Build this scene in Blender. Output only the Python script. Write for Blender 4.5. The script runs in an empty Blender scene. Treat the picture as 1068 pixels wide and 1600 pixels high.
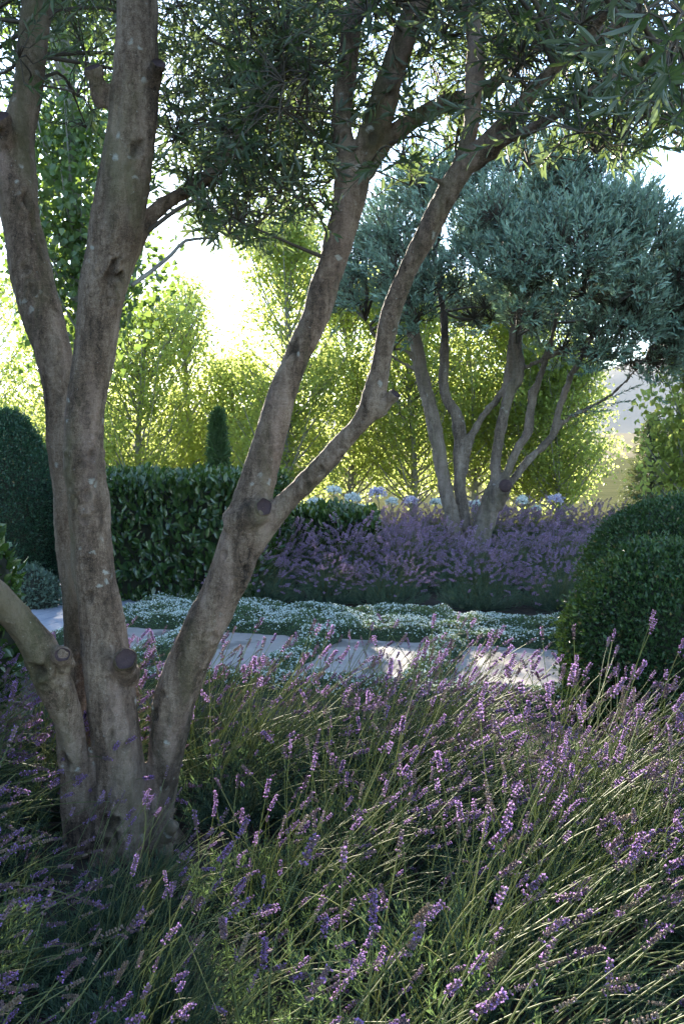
import bpy, math, random
import numpy as np
from mathutils import Vector, Matrix, noise as mnoise

random.seed(7)
RNG = np.random.default_rng(11)
SC = bpy.context.scene
COL = SC.collection
R = math.radians

# ------------------------------------------------------------------ camera, sky, sun, exposure
EYE = 1.5
FPX = 1500.0                      # focal length in pixels of the 1068 x 1600 photograph
PITCH = math.atan(100 / FPX)      # the horizon is 100 px above the middle
cam_d = bpy.data.cameras.new('camera')
cam = bpy.data.objects.new('camera', cam_d)
COL.objects.link(cam)
cam.location = (0, 0, EYE)
cam.rotation_euler = (R(90) - PITCH, 0, 0)
cam_d.sensor_fit = 'VERTICAL'
cam_d.sensor_height = 36
cam_d.lens = 36 * FPX / 1600
cam_d.clip_start = 0.05
cam_d.clip_end = 9000
SC.camera = cam

SUN_AZ, SUN_EL = R(-12), R(15.3)
world = bpy.data.worlds.new('World')
SC.world = world
world.use_nodes = True
wn = world.node_tree.nodes
wl = world.node_tree.links
wn.clear()
w_out = wn.new('ShaderNodeOutputWorld')
w_bg = wn.new('ShaderNodeBackground')
w_sky = wn.new('ShaderNodeTexSky')
w_sky.sky_type = 'NISHITA'
w_sky.sun_disc = False
w_sky.sun_elevation = SUN_EL
w_sky.sun_rotation = SUN_AZ
w_sky.air_density = 0.9
w_sky.dust_density = 0.1
w_sky.ozone_density = 2.0
w_bg.inputs['Strength'].default_value = 0.10
wl.new(w_sky.outputs[0], w_bg.inputs[0])
wl.new(w_bg.outputs[0], w_out.inputs[0])

sun_d = bpy.data.lights.new('sun', 'SUN')
sun_d.energy = 5.0
sun_d.angle = R(0.5)
sun_d.color = (1.0, 0.89, 0.74)
sun = bpy.data.objects.new('sun', sun_d)
COL.objects.link(sun)
SUNV = Vector((math.sin(SUN_AZ) * math.cos(SUN_EL), math.cos(SUN_AZ) * math.cos(SUN_EL), math.sin(SUN_EL)))
sun.rotation_euler = SUNV.to_track_quat('Z', 'Y').to_euler()
sun.location = (-8, 20, 12)

SC.view_settings.view_transform = 'Standard'
SC.view_settings.look = 'None'
SC.view_settings.exposure = 3.0
SC.view_settings.gamma = 1.0
SC.view_settings.use_curve_mapping = False
SC.render.engine = 'CYCLES'
SC.cycles.max_bounces = 8
SC.cycles.diffuse_bounces = 4
SC.cycles.glossy_bounces = 2
SC.cycles.transmission_bounces = 6
SC.cycles.caustics_reflective = False
SC.cycles.caustics_refractive = False
SC.cycles.use_denoising = True

# ------------------------------------------------------------------ helpers
CP, SP = math.cos(PITCH), math.sin(PITCH)


def at(px, py, d):
    """the world point seen at pixel (px, py) of the photograph, d metres ahead"""
    x = (px - 534) / FPX
    y = (800 - py) / FPX
    t = d / (CP + y * SP)
    return np.array((t * x, d, EYE + t * (y * CP - SP)))


def to_px(P):
    P = np.asarray(P, float)
    dx, dy, dz = P[..., 0], P[..., 1], P[..., 2] - EYE
    z = dy * CP - dz * SP
    y = dy * SP + dz * CP
    return 534 + FPX * dx / z, 800 - FPX * y / z


def norm(v):
    v = np.asarray(v, float)
    return v / np.maximum(np.linalg.norm(v, axis=-1, keepdims=True), 1e-9)


def rand_dirs(n, rng=RNG):
    return norm(rng.normal(size=(n, 3)))


def tag(o, label=None, cat=None, group=None, kind=None):
    if label:
        o['label'] = label
    if cat:
        o['category'] = cat
    if group:
        o['group'] = group
    if kind:
        o['kind'] = kind
    return o


def empty(name, loc, label, cat, group=None):
    o = bpy.data.objects.new(name, None)
    o.empty_display_size = 0.2
    COL.objects.link(o)
    o.location = tuple(float(c) for c in loc)
    return tag(o, label, cat, group)


def link(name, me, parent=None):
    o = bpy.data.objects.new(name, me)
    COL.objects.link(o)
    if parent is not None:
        o.parent = parent
    return o


class Mass:
    """collects triangles; build() links them as one mesh object"""

    def __init__(self):
        self.v, self.f, self.m, self.t, self.s, self.n = [], [], [], [], [], 0

    def add(self, v, f, mat=0, tint=0.5, smooth=False):
        v = np.asarray(v, np.float32).reshape(-1, 3)
        f = np.asarray(f, np.int32).reshape(-1, 3)
        if not len(f):
            return
        self.v.append(v)
        self.f.append(f + self.n)
        self.m.append(np.full(len(f), mat, np.int32))
        self.s.append(np.full(len(f), smooth, bool))
        t = np.empty(len(v), np.float32)
        t[:] = tint
        self.t.append(t)
        self.n += len(v)

    def mesh(self, name, mats, origin=(0, 0, 0)):
        me = bpy.data.meshes.new(name)
        v = np.concatenate(self.v) - np.asarray(origin, np.float32)
        f = np.concatenate(self.f)
        nf = len(f)
        me.vertices.add(len(v))
        me.vertices.foreach_set('co', v.astype(np.float32).ravel())
        me.loops.add(nf * 3)
        me.loops.foreach_set('vertex_index', f.ravel())
        me.polygons.add(nf)
        me.polygons.foreach_set('loop_start', np.arange(nf, dtype=np.int32) * 3)
        me.polygons.foreach_set('material_index', np.concatenate(self.m))
        me.polygons.foreach_set('use_smooth', np.concatenate(self.s))
        a = me.attributes.new('tint', 'FLOAT', 'POINT')
        a.data.foreach_set('value', np.concatenate(self.t))
        for m in (mats if isinstance(mats, (list, tuple)) else [mats]):
            me.materials.append(m)
        me.update(calc_edges=True)
        return me

    def build(self, name, mats, parent=None, kind=None, origin=None):
        if origin is None:
            origin = tuple(parent.location) if parent is not None else (0, 0, 0)
        o = link(name, self.mesh(name, mats, origin), parent)
        if kind:
            o['kind'] = kind
        return o


# leaf templates: x across (-.5 .. .5), y along (0 .. 1), z out of the leaf
T_DIAMOND = (np.array([(0, 0, 0), (-.5, .45, .10), (.5, .45, .10), (0, 1, -.03)], float),
             np.array([(0, 3, 1), (0, 2, 3)]))
T_LANCE = (np.array([(0, 0, 0), (-.42, .28, .05), (0, .30, -.02), (.42, .28, .05),
                     (-.40, .66, .0), (0, .66, -.07), (.40, .66, .0), (0, 1, -.18)], float),
           np.array([(0, 2, 1), (0, 3, 2), (1, 2, 5), (1, 5, 4), (2, 3, 6), (2, 6, 5), (4, 5, 7), (5, 6, 7)]))
T_OVAL = (np.array([(0, 0, 0), (-.40, .25, .06), (0, .28, -.03), (.40, .25, .06),
                    (-.46, .62, .02), (0, .62, -.05), (.46, .62, .02), (0, 1, -.12)], float),
          T_LANCE[1])
T_HEART = (np.array([(0, 0, 0), (-.5, .16, .06), (0, .30, -.03), (.5, .16, .06),
                     (-.36, .58, .0), (.36, .58, .0), (0, 1, -.10)], float),
           np.array([(0, 2, 1), (0, 3, 2), (1, 2, 4), (2, 3, 5), (2, 5, 6), (2, 6, 4)]))


def leaf_geo(P, D, N, L, W, tmpl=T_DIAMOND):
    """leaves at P along D, facing N; returns verts, tris, leaf index per vert"""
    tv, tf = tmpl
    P, D = np.asarray(P, float), norm(D)
    S = norm(np.cross(D, N))
    N = np.cross(S, D)
    n, m = len(P), len(tv)
    L = np.broadcast_to(np.asarray(L, float), (n,))
    W = np.broadcast_to(np.asarray(W, float), (n,))
    v = (P[:, None, :] + S[:, None, :] * (tv[None, :, 0:1] * W[:, None, None])
         + D[:, None, :] * (tv[None, :, 1:2] * L[:, None, None])
         + N[:, None, :] * (tv[None, :, 2:3] * (L * .6 + W * .4)[:, None, None]))
    f = tf[None] + (np.arange(n) * m)[:, None, None]
    return v.reshape(-1, 3), f.reshape(-1, 3), np.repeat(np.arange(n), m)


def add_leaves(mass, P, D, N, L, W, tmpl=T_DIAMOND, mat=0, tint=None, rng=RNG):
    v, f, idx = leaf_geo(P, D, N, L, W, tmpl)
    if tint is None:
        tint = rng.random(len(P))
    tint = np.broadcast_to(np.asarray(tint, float), (len(P),))
    mass.add(v, f, mat, tint[idx])


def shoots(start, direc, length, k, spread, droop=0.0, rng=RNG, jitter=0.1):
    """k leaf positions in opposite pairs along each shoot: P, D, N arrays and shoot id"""
    S = len(start)
    direc = norm(direc)
    length = np.broadcast_to(np.asarray(length, float), (S,))
    t = np.linspace(0.12, 1.0, k)[None, :] + rng.normal(0, jitter / k, (S, k))
    ref = norm(np.cross(direc, rand_dirs(S, rng)))
    ref2 = np.cross(direc, ref)
    ang = (np.arange(k)[None, :] * math.pi + (np.arange(k)[None, :] // 2) * (math.pi / 2)) + rng.normal(0, .5, (S, k))
    rad = ref[:, None, :] * np.cos(ang)[..., None] + ref2[:, None, :] * np.sin(ang)[..., None]
    sp = spread * (1 - .55 * t)[..., None] + rng.normal(0, .12, (S, k, 1))
    D = norm(direc[:, None, :] * (1 - sp * .5) + rad * sp)
    P = start[:, None, :] + direc[:, None, :] * (t * length[:, None])[..., None]
    P = P - np.array((0, 0, 1.0)) * (droop * (t ** 2) * length[:, None])[..., None]
    D = norm(D - np.array((0, 0, droop * .8)))
    N = norm(direc[:, None, :] * .9 - rad * .4 + rng.normal(0, .35, (S, k, 3)))
    return P.reshape(-1, 3), D.reshape(-1, 3), N.reshape(-1, 3), np.repeat(np.arange(S), k)


def spline(pts, n):
    """Catmull-Rom through pts (rows may hold extra columns, e.g. the radius)"""
    p = np.asarray(pts, float)
    if len(p) < 3:
        t = np.linspace(0, 1, n)[:, None]
        return p[0] * (1 - t) + p[-1] * t
    p = np.vstack([2 * p[0] - p[1], p, 2 * p[-1] - p[-2]])
    segs = len(p) - 3
    u = np.linspace(0, segs - 1e-6, n)
    i = u.astype(int)
    t = (u - i)[:, None]
    a, b, c, d = p[i], p[i + 1], p[i + 2], p[i + 3]
    return .5 * (2 * b + (c - a) * t + (2 * a - 5 * b + 4 * c - d) * t ** 2 + (3 * b - a - 3 * c + d) * t ** 3)


def tube_geo(pts, rad, k=6, cap=True):
    """tubes pts (S, M, 3), radii (S, M) -> verts, tris"""
    pts = np.asarray(pts, float)
    if pts.ndim == 2:
        pts = pts[None]
    S, M, _ = pts.shape
    rad = np.broadcast_to(np.asarray(rad, float), (S, M))
    T = norm(np.gradient(pts, axis=1))
    mean = norm(pts[:, -1] - pts[:, 0])
    ref = np.where(np.abs(mean[:, 2:3]) < .75, np.array((0, 0, 1.0)), np.array((0, 1.0, 0)))
    A = norm(np.cross(T, np.broadcast_to(ref[:, None, :], T.shape)))
    B = np.cross(T, A)
    an = np.arange(k) * (2 * math.pi / k)
    ring = A[:, :, None, :] * np.cos(an)[None, None, :, None] + B[:, :, None, :] * np.sin(an)[None, None, :, None]
    v = pts[:, :, None, :] + ring * rad[:, :, None, None]
    i = np.arange(M - 1)[:, None] * k
    j = np.arange(k)[None, :]
    j2 = (j + 1) % k
    q = np.stack([i + j, i + j2, i + k + j2, i + k + j], -1).reshape(-1, 4)
    f = np.concatenate([q[:, [0, 1, 2]], q[:, [0, 2, 3]]])
    if cap and k > 2:
        c0 = np.array([(0, b + 1, b) for b in range(1, k - 1)])
        o = (M - 1) * k
        c1 = np.array([(o, o + b, o + b + 1) for b in range(1, k - 1)])
        f = np.concatenate([f, c0, c1])
    f = (f[None] + (np.arange(S) * M * k)[:, None, None]).reshape(-1, 3)
    return v.reshape(-1, 3), f


def add_tube(mass, pts, rad, k=6, mat=0, tint=.5, cap=True):
    v, f = tube_geo(pts, rad, k, cap)
    mass.add(v, f, mat, tint, True)


def sphere_geo(nu=32, nv=18):
    u = np.linspace(0, 2 * math.pi, nu, endpoint=False)
    w = np.linspace(0, math.pi, nv)
    v = np.stack([np.outer(np.sin(w), np.cos(u)), np.outer(np.sin(w), np.sin(u)), np.outer(np.cos(w), np.ones(nu))], -1)
    i = np.arange(nv - 1)[:, None] * nu
    j = np.arange(nu)[None]
    j2 = (j + 1) % nu
    q = np.stack([i + j, i + nu + j, i + nu + j2, i + j2], -1).reshape(-1, 4)
    return v.reshape(-1, 3), np.concatenate([q[:, [0, 1, 2]], q[:, [0, 2, 3]]])


def vnoise(P, scale, seed=0.0):
    return np.array([mnoise.noise(Vector((p[0] * scale + seed, p[1] * scale - seed, p[2] * scale + 2 * seed))) for p in P])


def box_geo(x0, x1, y0, y1, z0, z1, bev=0.0):
    """a box with its upper edges bevelled"""
    b = bev
    v = np.array([(x0, y0, z0), (x1, y0, z0), (x1, y1, z0), (x0, y1, z0),
                  (x0, y0, z1 - b), (x1, y0, z1 - b), (x1, y1, z1 - b), (x0, y1, z1 - b),
                  (x0 + b, y0 + b, z1), (x1 - b, y0 + b, z1), (x1 - b, y1 - b, z1), (x0 + b, y1 - b, z1)], float)
    q = [(0, 1, 5, 4), (1, 2, 6, 5), (2, 3, 7, 6), (3, 0, 4, 7), (4, 5, 9, 8), (5, 6, 10, 9), (6, 7, 11, 10), (7, 4, 8, 11),
         (8, 9, 10, 11), (3, 2, 1, 0)]
    q = np.array(q)
    return v, np.concatenate([q[:, [0, 1, 2]], q[:, [0, 2, 3]]])


# ------------------------------------------------------------------ materials
def new_mat(name):
    m = bpy.data.materials.new(name)
    m.use_nodes = True
    nt = m.node_tree
    nt.nodes.clear()
    out = nt.nodes.new('ShaderNodeOutputMaterial')
    return m, nt, out


def rgba(c):
    return (c[0], c[1], c[2], 1.0)


def mix_col(nt, fac, a, b):
    n = nt.nodes.new('ShaderNodeMix')
    n.data_type = 'RGBA'
    for s, val in ((n.inputs[0], fac), (n.inputs[6], a), (n.inputs[7], b)):
        if hasattr(val, 'is_output'):
            nt.links.new(val, s)
        elif isinstance(val, (int, float)):
            s.default_value = val
        else:
            s.default_value = rgba(val)
    return n.outputs[2]


def tex(nt, kind, vec, scale, **kw):
    n = nt.nodes.new(kind)
    nt.links.new(vec, n.inputs['Vector'])
    n.inputs['Scale'].default_value = scale
    for k, v in kw.items():
        n.inputs[k].default_value = v
    return n


def ramp(nt, fac, stops):
    n = nt.nodes.new('ShaderNodeValToRGB')
    nt.links.new(fac, n.inputs[0])
    e = n.color_ramp.elements
    while len(e) < len(stops):
        e.new(.5)
    for el, (p, c) in zip(e, stops):
        el.position = p
        el.color = rgba(c) if not isinstance(c, (int, float)) else (c, c, c, 1)
    return n.outputs[0]


def mapping(nt, vec, scale=(1, 1, 1), rot=(0, 0, 0)):
    n = nt.nodes.new('ShaderNodeMapping')
    nt.links.new(vec, n.inputs[0])
    n.inputs['Scale'].default_value = scale
    n.inputs['Rotation'].default_value = rot
    return n.outputs[0]


def math_node(nt, op, a, b):
    n = nt.nodes.new('ShaderNodeMath')
    n.operation = op
    for s, val in zip(n.inputs, (a, b)):
        if hasattr(val, 'is_output'):
            nt.links.new(val, s)
        else:
            s.default_value = val
    return n.outputs[0]


def leaf_mat(name, c1, c2, back=None, trans=(.2, .3, .04), tw=.35, rough=.5, spec=.5, rand=0.0, odd=None):
    m, nt, out = new_mat(name)
    a = nt.nodes.new('ShaderNodeAttribute')
    a.attribute_name = 'tint'
    fac = a.outputs['Fac']
    if rand:
        oi = nt.nodes.new('ShaderNodeObjectInfo')
        r = math_node(nt, 'MULTIPLY', math_node(nt, 'SUBTRACT', oi.outputs['Random'], .5), rand)
        fac = math_node(nt, 'ADD', fac, r)
    col = mix_col(nt, fac, c1, c2)
    if odd:                                   # a few yellowed or faded ones
        sel = math_node(nt, 'GREATER_THAN', fac, odd[1])
        col = mix_col(nt, sel, col, odd[0])
    if back is not None:
        g = nt.nodes.new('ShaderNodeNewGeometry')
        col = mix_col(nt, g.outputs['Backfacing'], col, back)
    p = nt.nodes.new('ShaderNodeBsdfPrincipled')
    nt.links.new(col, p.inputs['Base Color'])
    p.inputs['Roughness'].default_value = rough
    p.inputs['Specular IOR Level'].default_value = spec
    t = nt.nodes.new('ShaderNodeBsdfTranslucent')
    nt.links.new(mix_col(nt, .35, trans, col), t.inputs['Color'])
    s = nt.nodes.new('ShaderNodeMixShader')
    s.inputs[0].default_value = tw
    nt.links.new(p.outputs[0], s.inputs[1])
    nt.links.new(t.outputs[0], s.inputs[2])
    nt.links.new(s.outputs[0], out.inputs[0])
    return m


def plain_mat(name, c1, c2, scale=8.0, rough=.8, bump=.3, detail=6.0, stretch=(1, 1, 1), spots=None, bdist=.01, spec=.3):
    """two-tone noisy surface with fine relief; spots = (colour, scale, threshold)"""
    m, nt, out = new_mat(name)
    tc = nt.nodes.new('ShaderNodeTexCoord')
    vec = mapping(nt, tc.outputs['Object'], stretch)
    n1 = tex(nt, 'ShaderNodeTexNoise', vec, scale, Detail=detail, Roughness=.62)
    n2 = tex(nt, 'ShaderNodeTexNoise', vec, scale * 9, Detail=4.0)
    f = math_node(nt, 'ADD', math_node(nt, 'MULTIPLY', n1.outputs[0], .7), math_node(nt, 'MULTIPLY', n2.outputs[0], .3))
    col = ramp(nt, f, [(.33, c1), (.67, c2)])
    if spots:
        n3 = tex(nt, 'ShaderNodeTexNoise', vec, spots[1], Detail=3.0)
        col = mix_col(nt, ramp(nt, n3.outputs[0], [(spots[2], 0.0), (spots[2] + .05, 1.0)]), col, spots[0])
    p = nt.nodes.new('ShaderNodeBsdfPrincipled')
    nt.links.new(col, p.inputs['Base Color'])
    p.inputs['Roughness'].default_value = rough
    p.inputs['Specular IOR Level'].default_value = spec
    b = nt.nodes.new('ShaderNodeBump')
    b.inputs['Strength'].default_value = bump
    b.inputs['Distance'].default_value = bdist
    nt.links.new(f, b.inputs['Height'])
    nt.links.new(b.outputs[0], p.inputs['Normal'])
    nt.links.new(p.outputs[0], out.inputs[0])
    return m


def bark_mat(name, dark, mid, light, moss, lichen, pink, sc=1.0):
    m, nt, out = new_mat(name)
    tc = nt.nodes.new('ShaderNodeTexCoord')
    ob = tc.outputs['Object']
    warpn = tex(nt, 'ShaderNodeTexNoise', ob, 30 * sc, Detail=4.0)
    wsub = nt.nodes.new('ShaderNodeVectorMath')
    wsub.operation = 'MULTIPLY_ADD'
    nt.links.new(warpn.outputs['Color'], wsub.inputs[0])
    wsub.inputs[1].default_value = (.045 / sc,) * 3
    nt.links.new(ob, wsub.inputs[2])
    warp = wsub.outputs[0]
    big = tex(nt, 'ShaderNodeTexNoise', mapping(nt, ob, (1, 1, .30)), 9 * sc, Detail=6.0, Roughness=.65)
    fib = tex(nt, 'ShaderNodeTexNoise', mapping(nt, warp, (1, 1, .09)), 75 * sc, Detail=5.0, Roughness=.75)
    crk = tex(nt, 'ShaderNodeTexNoise', mapping(nt, warp, (.30, .30, 1)), 70 * sc, Detail=5.0, Roughness=.75)
    fine = tex(nt, 'ShaderNodeTexNoise', ob, 260 * sc, Detail=4.0, Roughness=.7)
    f = math_node(nt, 'ADD', math_node(nt, 'MULTIPLY', big.outputs[0], .40),
                  math_node(nt, 'ADD', math_node(nt, 'MULTIPLY', fib.outputs[0], .25),
                            math_node(nt, 'ADD', math_node(nt, 'MULTIPLY', crk.outputs[0], .15), math_node(nt, 'MULTIPLY', fine.outputs[0], .20))))
    col = ramp(nt, f, [(.415, dark), (.49, mid), (.575, light)])  # bark tones, contrast raised to stand in for relief shading
    streak = tex(nt, 'ShaderNodeTexNoise', mapping(nt, warp, (1, 1, .12)), 11 * sc, Detail=4.0)
    col = mix_col(nt, math_node(nt, 'MULTIPLY', ramp(nt, streak.outputs[0], [(.50, 0.0), (.66, .8)]), ramp(nt, f, [(.40, .3), (.6, 1.0)])), col, pink)
    mo = tex(nt, 'ShaderNodeTexNoise', mapping(nt, warp, (1, 1, .22)), 6 * sc, Detail=5.0, Roughness=.6)
    col = mix_col(nt, ramp(nt, mo.outputs[0], [(.51, 0.0), (.66, .65)]), col, moss)
    st = tex(nt, 'ShaderNodeTexNoise', mapping(nt, warp, (1, 1, .18), (.4, 0, .2)), 8 * sc, Detail=5.0, Roughness=.65)
    col = mix_col(nt, ramp(nt, st.outputs[0], [(.54, 0.0), (.70, .7)]), col, dark)
    lw = nt.nodes.new('ShaderNodeVectorMath')
    lw.operation = 'MULTIPLY_ADD'
    nt.links.new(fine.outputs['Color'], lw.inputs[0])
    lw.inputs[1].default_value = (.02 / sc,) * 3
    nt.links.new(warp, lw.inputs[2])
    sp = tex(nt, 'ShaderNodeTexVoronoi', lw.outputs[0], 17 * sc, Randomness=1.0)
    gate = tex(nt, 'ShaderNodeTexNoise', ob, 5 * sc, Detail=2.0)
    spot = math_node(nt, 'MULTIPLY', ramp(nt, sp.outputs['Distance'], [(.13, 1.0), (.22, 0.0)]), ramp(nt, gate.outputs[0], [(.54, 0.0), (.60, .8)]))
    col = mix_col(nt, spot, col, lichen)
    sp2 = tex(nt, 'ShaderNodeTexNoise', ob, 95 * sc, Detail=3.0)
    col = mix_col(nt, ramp(nt, sp2.outputs[0], [(.68, 0.0), (.76, .5)]), col, lichen)
    a = nt.nodes.new('ShaderNodeAttribute')
    a.attribute_name = 'scar'
    scf = math_node(nt, 'MULTIPLY', a.outputs['Fac'], ramp(nt, fine.outputs[0], [(.3, 1.0), (.7, .55)]))
    col = mix_col(nt, scf, col, (.024, .017, .013))
    p = nt.nodes.new('ShaderNodeBsdfPrincipled')
    nt.links.new(col, p.inputs['Base Color'])
    p.inputs['Roughness'].default_value = .85
    p.inputs['Specular IOR Level'].default_value = .25
    h = math_node(nt, 'ADD', math_node(nt, 'MULTIPLY', fib.outputs[0], .6),
                  math_node(nt, 'ADD', math_node(nt, 'MULTIPLY', crk.outputs[0], .6), math_node(nt, 'MULTIPLY', fine.outputs[0], .45)))
    b = nt.nodes.new('ShaderNodeBump')
    b.inputs['Strength'].default_value = 1.0
    b.inputs['Distance'].default_value = .016 / sc
    nt.links.new(h, b.inputs['Height'])
    nt.links.new(b.outputs[0], p.inputs['Normal'])
    nt.links.new(p.outputs[0], out.inputs[0])
    return m


M_BARK = bark_mat('olive_bark', (.030, .021, .015), (.165, .112, .078), (.36, .27, .20), (.115, .105, .05), (.44, .43, .38), (.36, .25, .20))
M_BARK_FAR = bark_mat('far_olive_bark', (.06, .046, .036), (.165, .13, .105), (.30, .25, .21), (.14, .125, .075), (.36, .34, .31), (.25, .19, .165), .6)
M_TWIG = plain_mat('twig_bark', (.05, .04, .03), (.11, .09, .07), 30)
M_POPBARK = plain_mat('pale_poplar_bark', (.13, .13, .12), (.30, .29, .27), 9, stretch=(1, 1, 2.5), bump=.5)
M_CUT = plain_mat('cut_wood', (.022, .013, .015), (.065, .040, .042), 26, bump=.5, detail=8, stretch=(1, 1, 1))
M_OLIVE = leaf_mat('olive_leaf', (.022, .038, .022), (.044, .070, .031), back=(.11, .135, .10), trans=(.22, .32, .08), tw=.32, rough=.42, spec=.4, rand=.5, odd=((.30, .22, .03), 1.235))
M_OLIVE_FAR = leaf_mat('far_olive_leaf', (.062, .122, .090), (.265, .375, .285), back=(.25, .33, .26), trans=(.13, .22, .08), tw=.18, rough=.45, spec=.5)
M_POP = leaf_mat('poplar_leaf', (.055, .095, .018), (.115, .160, .028), trans=(.68, .78, .22), tw=.68, rough=.42, spec=.5, odd=((.30, .20, .03), .992))
M_POPDK = leaf_mat('deep_poplar_leaf', (.040, .080, .030), (.080, .130, .040), trans=(.24, .36, .05), tw=.38, rough=.36, spec=.6, rand=.4, odd=((.34, .26, .03), .992))
M_LAUREL = leaf_mat('laurel_leaf', (.018, .045, .016), (.048, .088, .022), trans=(.20, .32, .03), tw=.16, rough=.24, spec=.6, rand=.5, odd=((.12, .17, .03), .95))
M_BOX = leaf_mat('box_leaf', (.010, .034, .014), (.038, .082, .027), trans=(.14, .24, .03), tw=.2, rough=.42, spec=.35, odd=((.15, .11, .045), .985))
M_DOME = leaf_mat('dome_leaf', (.012, .042, .024), (.030, .078, .040), trans=(.08, .2, .05), tw=.15, rough=.4, spec=.4, odd=((.12, .10, .04), .988))
M_GREY = leaf_mat('grey_shrub_leaf', (.06, .10, .075), (.12, .17, .12), trans=(.12, .2, .08), tw=.2)
M_CORE = plain_mat('dark_core', (.010, .014, .008), (.022, .024, .014), 40)  # near-black solid filler inside hedges and clipped shrubs
M_CYP = leaf_mat('cypress_leaf', (.030, .070, .028), (.065, .120, .040), trans=(.12, .22, .04), tw=.25)
M_PINE = leaf_mat('pine_needle', (.050, .075, .040), (.110, .135, .070), trans=(.18, .2, .06), tw=.25)
M_LAVLEAF = leaf_mat('lavender_leaf', (.030, .060, .042), (.085, .130, .080), trans=(.18, .28, .07), tw=.28, rough=.6, spec=.3, rand=.3)
M_LAVSTEM = leaf_mat('lavender_stem', (.058, .090, .040), (.18, .19, .085), trans=(.4, .45, .14), tw=.35, rough=.6, spec=.25, rand=.8)
M_BUD = leaf_mat('lavender_bud', (.075, .050, .062), (.20, .140, .140), trans=(.42, .29, .33), tw=.3, rough=.7, spec=.2, rand=1.0)
M_PETAL = leaf_mat('lavender_petal', (.19, .092, .31), (.37, .215, .48), trans=(.5, .32, .62), tw=.35, rough=.6, spec=.2, rand=.5)
M_DRY = leaf_mat('faded_bud', (.13, .095, .07), (.29, .22, .165), trans=(.4, .3, .22), tw=.3, rough=.7, spec=.2, rand=.8)
M_LAVFAR = leaf_mat('far_lavender_leaf', (.060, .110, .078), (.150, .215, .145), trans=(.24, .34, .1), tw=.28, rough=.6, spec=.3)  # lit copy of the lavender leaf, skylight put into the paler colour
M_BUDFAR = leaf_mat('far_lavender_bud', (.17, .118, .150), (.35, .255, .30), trans=(.5, .36, .5), tw=.38, rough=.7, spec=.2)  # far buds coloured paler than the near ones to imitate sunlight
M_PETALFAR = leaf_mat('far_lavender_petal', (.33, .195, .43), (.53, .375, .60), trans=(.6, .42, .75), tw=.4, rough=.6, spec=.2)  # paler far petals, sun shining through them put into the colour
M_THLEAF = leaf_mat('thyme_leaf', (.055, .110, .040), (.125, .185, .075), trans=(.18, .28, .06), tw=.22)
M_THFLOW = leaf_mat('thyme_flower', (.52, .60, .54), (.74, .77, .72), trans=(.7, .75, .7), tw=.25, rough=.6, spec=.2)
M_AGWHITE = leaf_mat('white_petal', (.66, .72, .70), (.84, .86, .86), trans=(.75, .8, .75), tw=.35, rough=.5, spec=.2)
M_AGLILAC = leaf_mat('lilac_petal', (.52, .48, .70), (.76, .74, .84), trans=(.7, .65, .82), tw=.35, rough=.5, spec=.2)
M_AGLEAF = leaf_mat('strap_leaf', (.030, .085, .030), (.070, .140, .050), trans=(.2, .35, .05), tw=.25, rough=.35)
M_THMAT = plain_mat('thyme_mat', (.014, .026, .010), (.04, .065, .026), 60, bump=.8)
M_SOIL = plain_mat('dark_mulch', (.018, .014, .010), (.050, .038, .028), 14, rough=.95, bump=.8, bdist=.02)
M_GROUND = plain_mat('dry_grass', (.06, .065, .03), (.11, .105, .05), .8, rough=1, bump=.0, spec=0)
M_SAND = plain_mat('path_bed', (.05, .045, .035), (.10, .085, .065), 20, rough=.95, bump=.6)
M_PAVER = plain_mat('buff_paving_stone', (.255, .225, .205), (.345, .31, .285), 5, rough=.75, bump=.3, spots=((.17, .15, .135), 2.2, .56), bdist=.004)
M_BLUE = plain_mat('bluestone', (.21, .225, .27), (.33, .34, .38), 6, rough=.7, bump=.25, bdist=.005)
M_GRAVEL = plain_mat('gravel_stone', (.09, .08, .08), (.20, .185, .18), 12, rough=.9, bump=.4)
M_HILL = plain_mat('dry_hill_grass', (.16, .135, .085), (.24, .205, .13), .012, rough=.95, bump=.0, spots=((.10, .10, .06), .006, .57), spec=0)
M_HILLFAR = plain_mat('far_hill_grass', (.14, .13, .10), (.20, .18, .14), .006, rough=.95, bump=.0, spec=0)

# ------------------------------------------------------------------ ground and hills
A15 = R(15)
PU = np.array((math.cos(A15), -math.sin(A15)))      # along the path
PV = np.array((math.sin(A15), math.cos(A15)))       # across it, away from the camera
PO = np.array((0.93, 7.08))


def pw(u, v, z=0.0):
    q = PO + PU * u + PV * v
    return np.array((q[0], q[1], z))


def pw_arr(u, v, z):
    return np.stack([PO[0] + PU[0] * u + PV[0] * v, PO[1] + PU[1] * u + PV[1] * v, z], -1)


g = Mass()
g.add([(-4000, -4000, 0), (4000, -4000, 0), (4000, 4000, 0), (-4000, 4000, 0)], [(0, 1, 2), (0, 2, 3)])
tag(g.build('ground', M_GROUND), 'dry grassy ground running out to the hills', 'ground', kind='structure')


def soil_sheet(name, pts_fn, nu, nv, label, amp=.02):
    """a bumpy sheet of mulch over a quad given by pts_fn(s, t)"""
    s, t = np.meshgrid(np.linspace(0, 1, nu), np.linspace(0, 1, nv), indexing='ij')
    P = pts_fn(s.ravel(), t.ravel())
    P[:, 2] += .005 + amp * (.5 + .5 * vnoise(P, 3.0, 4.0)) * 1.0
    i = np.arange(nu - 1)[:, None] * nv
    j = np.arange(nv - 1)[None]
    q = np.stack([i + j, i + nv + j, i + nv + j + 1, i + j + 1], -1).reshape(-1, 4)
    m = Mass()
    m.add(P, np.concatenate([q[:, [0, 1, 2]], q[:, [0, 2, 3]]]), smooth=True)
    return tag(m.build(name, M_SOIL), label, 'garden bed', kind='structure')


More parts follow.
